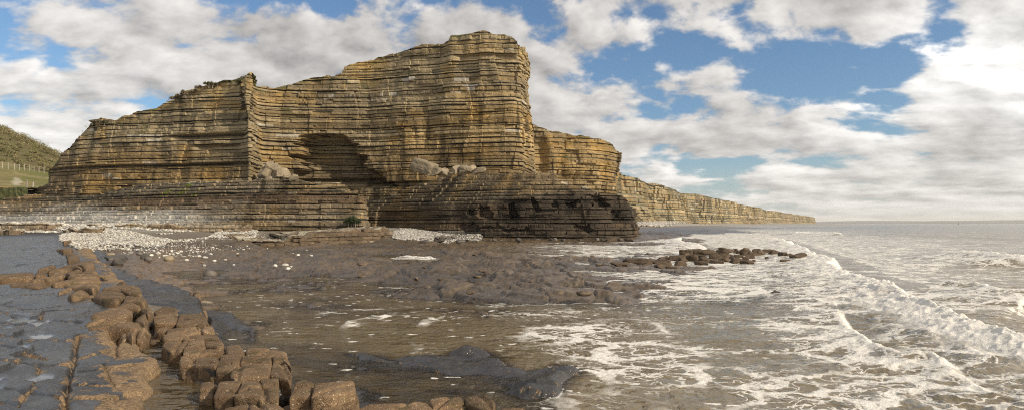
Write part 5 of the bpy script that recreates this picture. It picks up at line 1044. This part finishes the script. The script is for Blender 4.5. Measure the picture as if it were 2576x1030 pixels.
cb = t.n('ShaderNodeSeparateXYZ'); t.put(cb.inputs[0], acc); cov = cb.outputs[0]; brt = t.m('DIVIDE', cb.outputs[1], .8)
pl_ = t.n('ShaderNodeCombineXYZ'); t.put(pl_.inputs[0], t.m('MULTIPLY', az, 2.2)); t.put(pl_.inputs[1], t.m('MULTIPLY', t.m('LOGARITHM', t.m('ADD', el, .11), 2.71828), 1.35)); pv = pl_.outputs[0]
na = t.noise(pv, 4.6, 10, .55, .1); nb = t.noise(t.vm('ADD', pv, (.045, .05, 0)), 4.6, 6, .55, .1); nc = t.noise(pv, 2.4, 5, .55)
dens = t.m('ADD', t.m('MULTIPLY', t.m('SUBTRACT', na, .5), 2.2), t.m('MULTIPLY', t.m('SUBTRACT', cov, .52), 1.05))
cl = t.ss(-.06, .25, dens)
lit = t.m('MULTIPLY', t.m('SUBTRACT', na, nb), 1.9); shade = t.m('ADD', t.m('MULTIPLY', t.ss(.2, 1., dens), -.12), t.m('ADD', lit, t.m('MULTIPLY', t.m('SUBTRACT', nc, .5), .5)))
cbr = t.m('MULTIPLY', brt, t.m('ADD', 1., shade))
ccol = t.vm('SCALE', t.mix(t.ss(.5, .95, brt), (.98, .935, .89), (1., .98, .94)), cbr); ccol = t.vm('SCALE', ccol, 1.1)
blue = t.vm('SCALE', t.vm('MULTIPLY', sky.outputs[0], (.84, 1., 1.09)), .112)
# pale air along the skyline
hz = t.ss(.13, .0, t.m('MAXIMUM', dz, 0.)); blue = t.mix(t.m('MULTIPLY', hz, .55), blue, (.6, .66, .68))
fin = t.mix(t.m('MULTIPLY', cl, .96), blue, ccol); fin = t.mix(t.m('MULTIPLY', t.ss(.05, .0, dz), .55), fin, (.66, .66, .62))
t.put(bg.inputs[0], fin); bg.inputs[1].default_value = 1.0
sun = bpy.data.lights.new('sun', 'SUN'); sun.energy = 4.6; sun.angle = R(1.); sun.color = (1., .88, .7); so = bpy.data.objects.new('sun', sun); C.objects.link(so)
sv = Vector((math.sin(R(SUN_AZ)) * math.cos(R(SUN_EL)), math.cos(R(SUN_AZ)) * math.cos(R(SUN_EL)), math.sin(R(SUN_EL)))); so.rotation_euler = sv.to_track_quat('Z', 'Y').to_euler(); so.location = (60, -20, 60)

HAZE = .00008
if HAZE:
    hm = bpy.data.materials.new('sea_haze'); hm.use_nodes = True; ht = NT(hm.node_tree); ho = ht.n('ShaderNodeOutputMaterial'); pvn = ht.n('ShaderNodeVolumePrincipled'); pvn.inputs['Color'].default_value = (.97, .95, .91, 1); pvn.inputs['Density'].default_value = HAZE; pvn.inputs['Anisotropy'].default_value = .2
    ht.nt.links.new(pvn.outputs[0], ho.inputs['Volume'])
    a, b, c_, d_, e_, f_ = -28000, 28000, -60, 24500, -9, 90
    V = [(a, c_, e_), (b, c_, e_), (b, d_, e_), (a, d_, e_), (a, c_, f_), (b, c_, f_), (b, d_, f_), (a, d_, f_)]
    ho_ = simple('haze', V, [(0, 3, 2, 1), (4, 5, 6, 7), (0, 1, 5, 4), (1, 2, 6, 5), (2, 3, 7, 6), (3, 0, 4, 7)], hm); ho_['kind'] = 'stuff'

cam = bpy.data.cameras.new('camera'); co = bpy.data.objects.new('camera', cam); C.objects.link(co); co.location = (0, 0, H); co.rotation_euler = (R(90), 0, 0)
cam.sensor_width = 36; cam.lens = 36 * F / 2576; cam.shift_y = (HY - 515) / 2576; cam.clip_start = .1; cam.clip_end = 60000; sc.camera = co
sc.view_settings.view_transform = 'Standard'; sc.view_settings.look = 'None'; sc.view_settings.exposure = 0; sc.view_settings.gamma = 1
sc.render.engine = 'CYCLES'; sc.cycles.max_bounces = 6; sc.cycles.transparent_max_bounces = 8; sc.cycles.volume_bounces = 1; sc.cycles.filter_width = 1.1; sc.cycles.use_denoising = False; sc.cycles.denoiser = 'OPENIMAGEDENOISE'; sc.cycles.denoising_input_passes = 'RGB_ALBEDO_NORMAL'; sc.cycles.denoising_prefilter = 'ACCURATE'
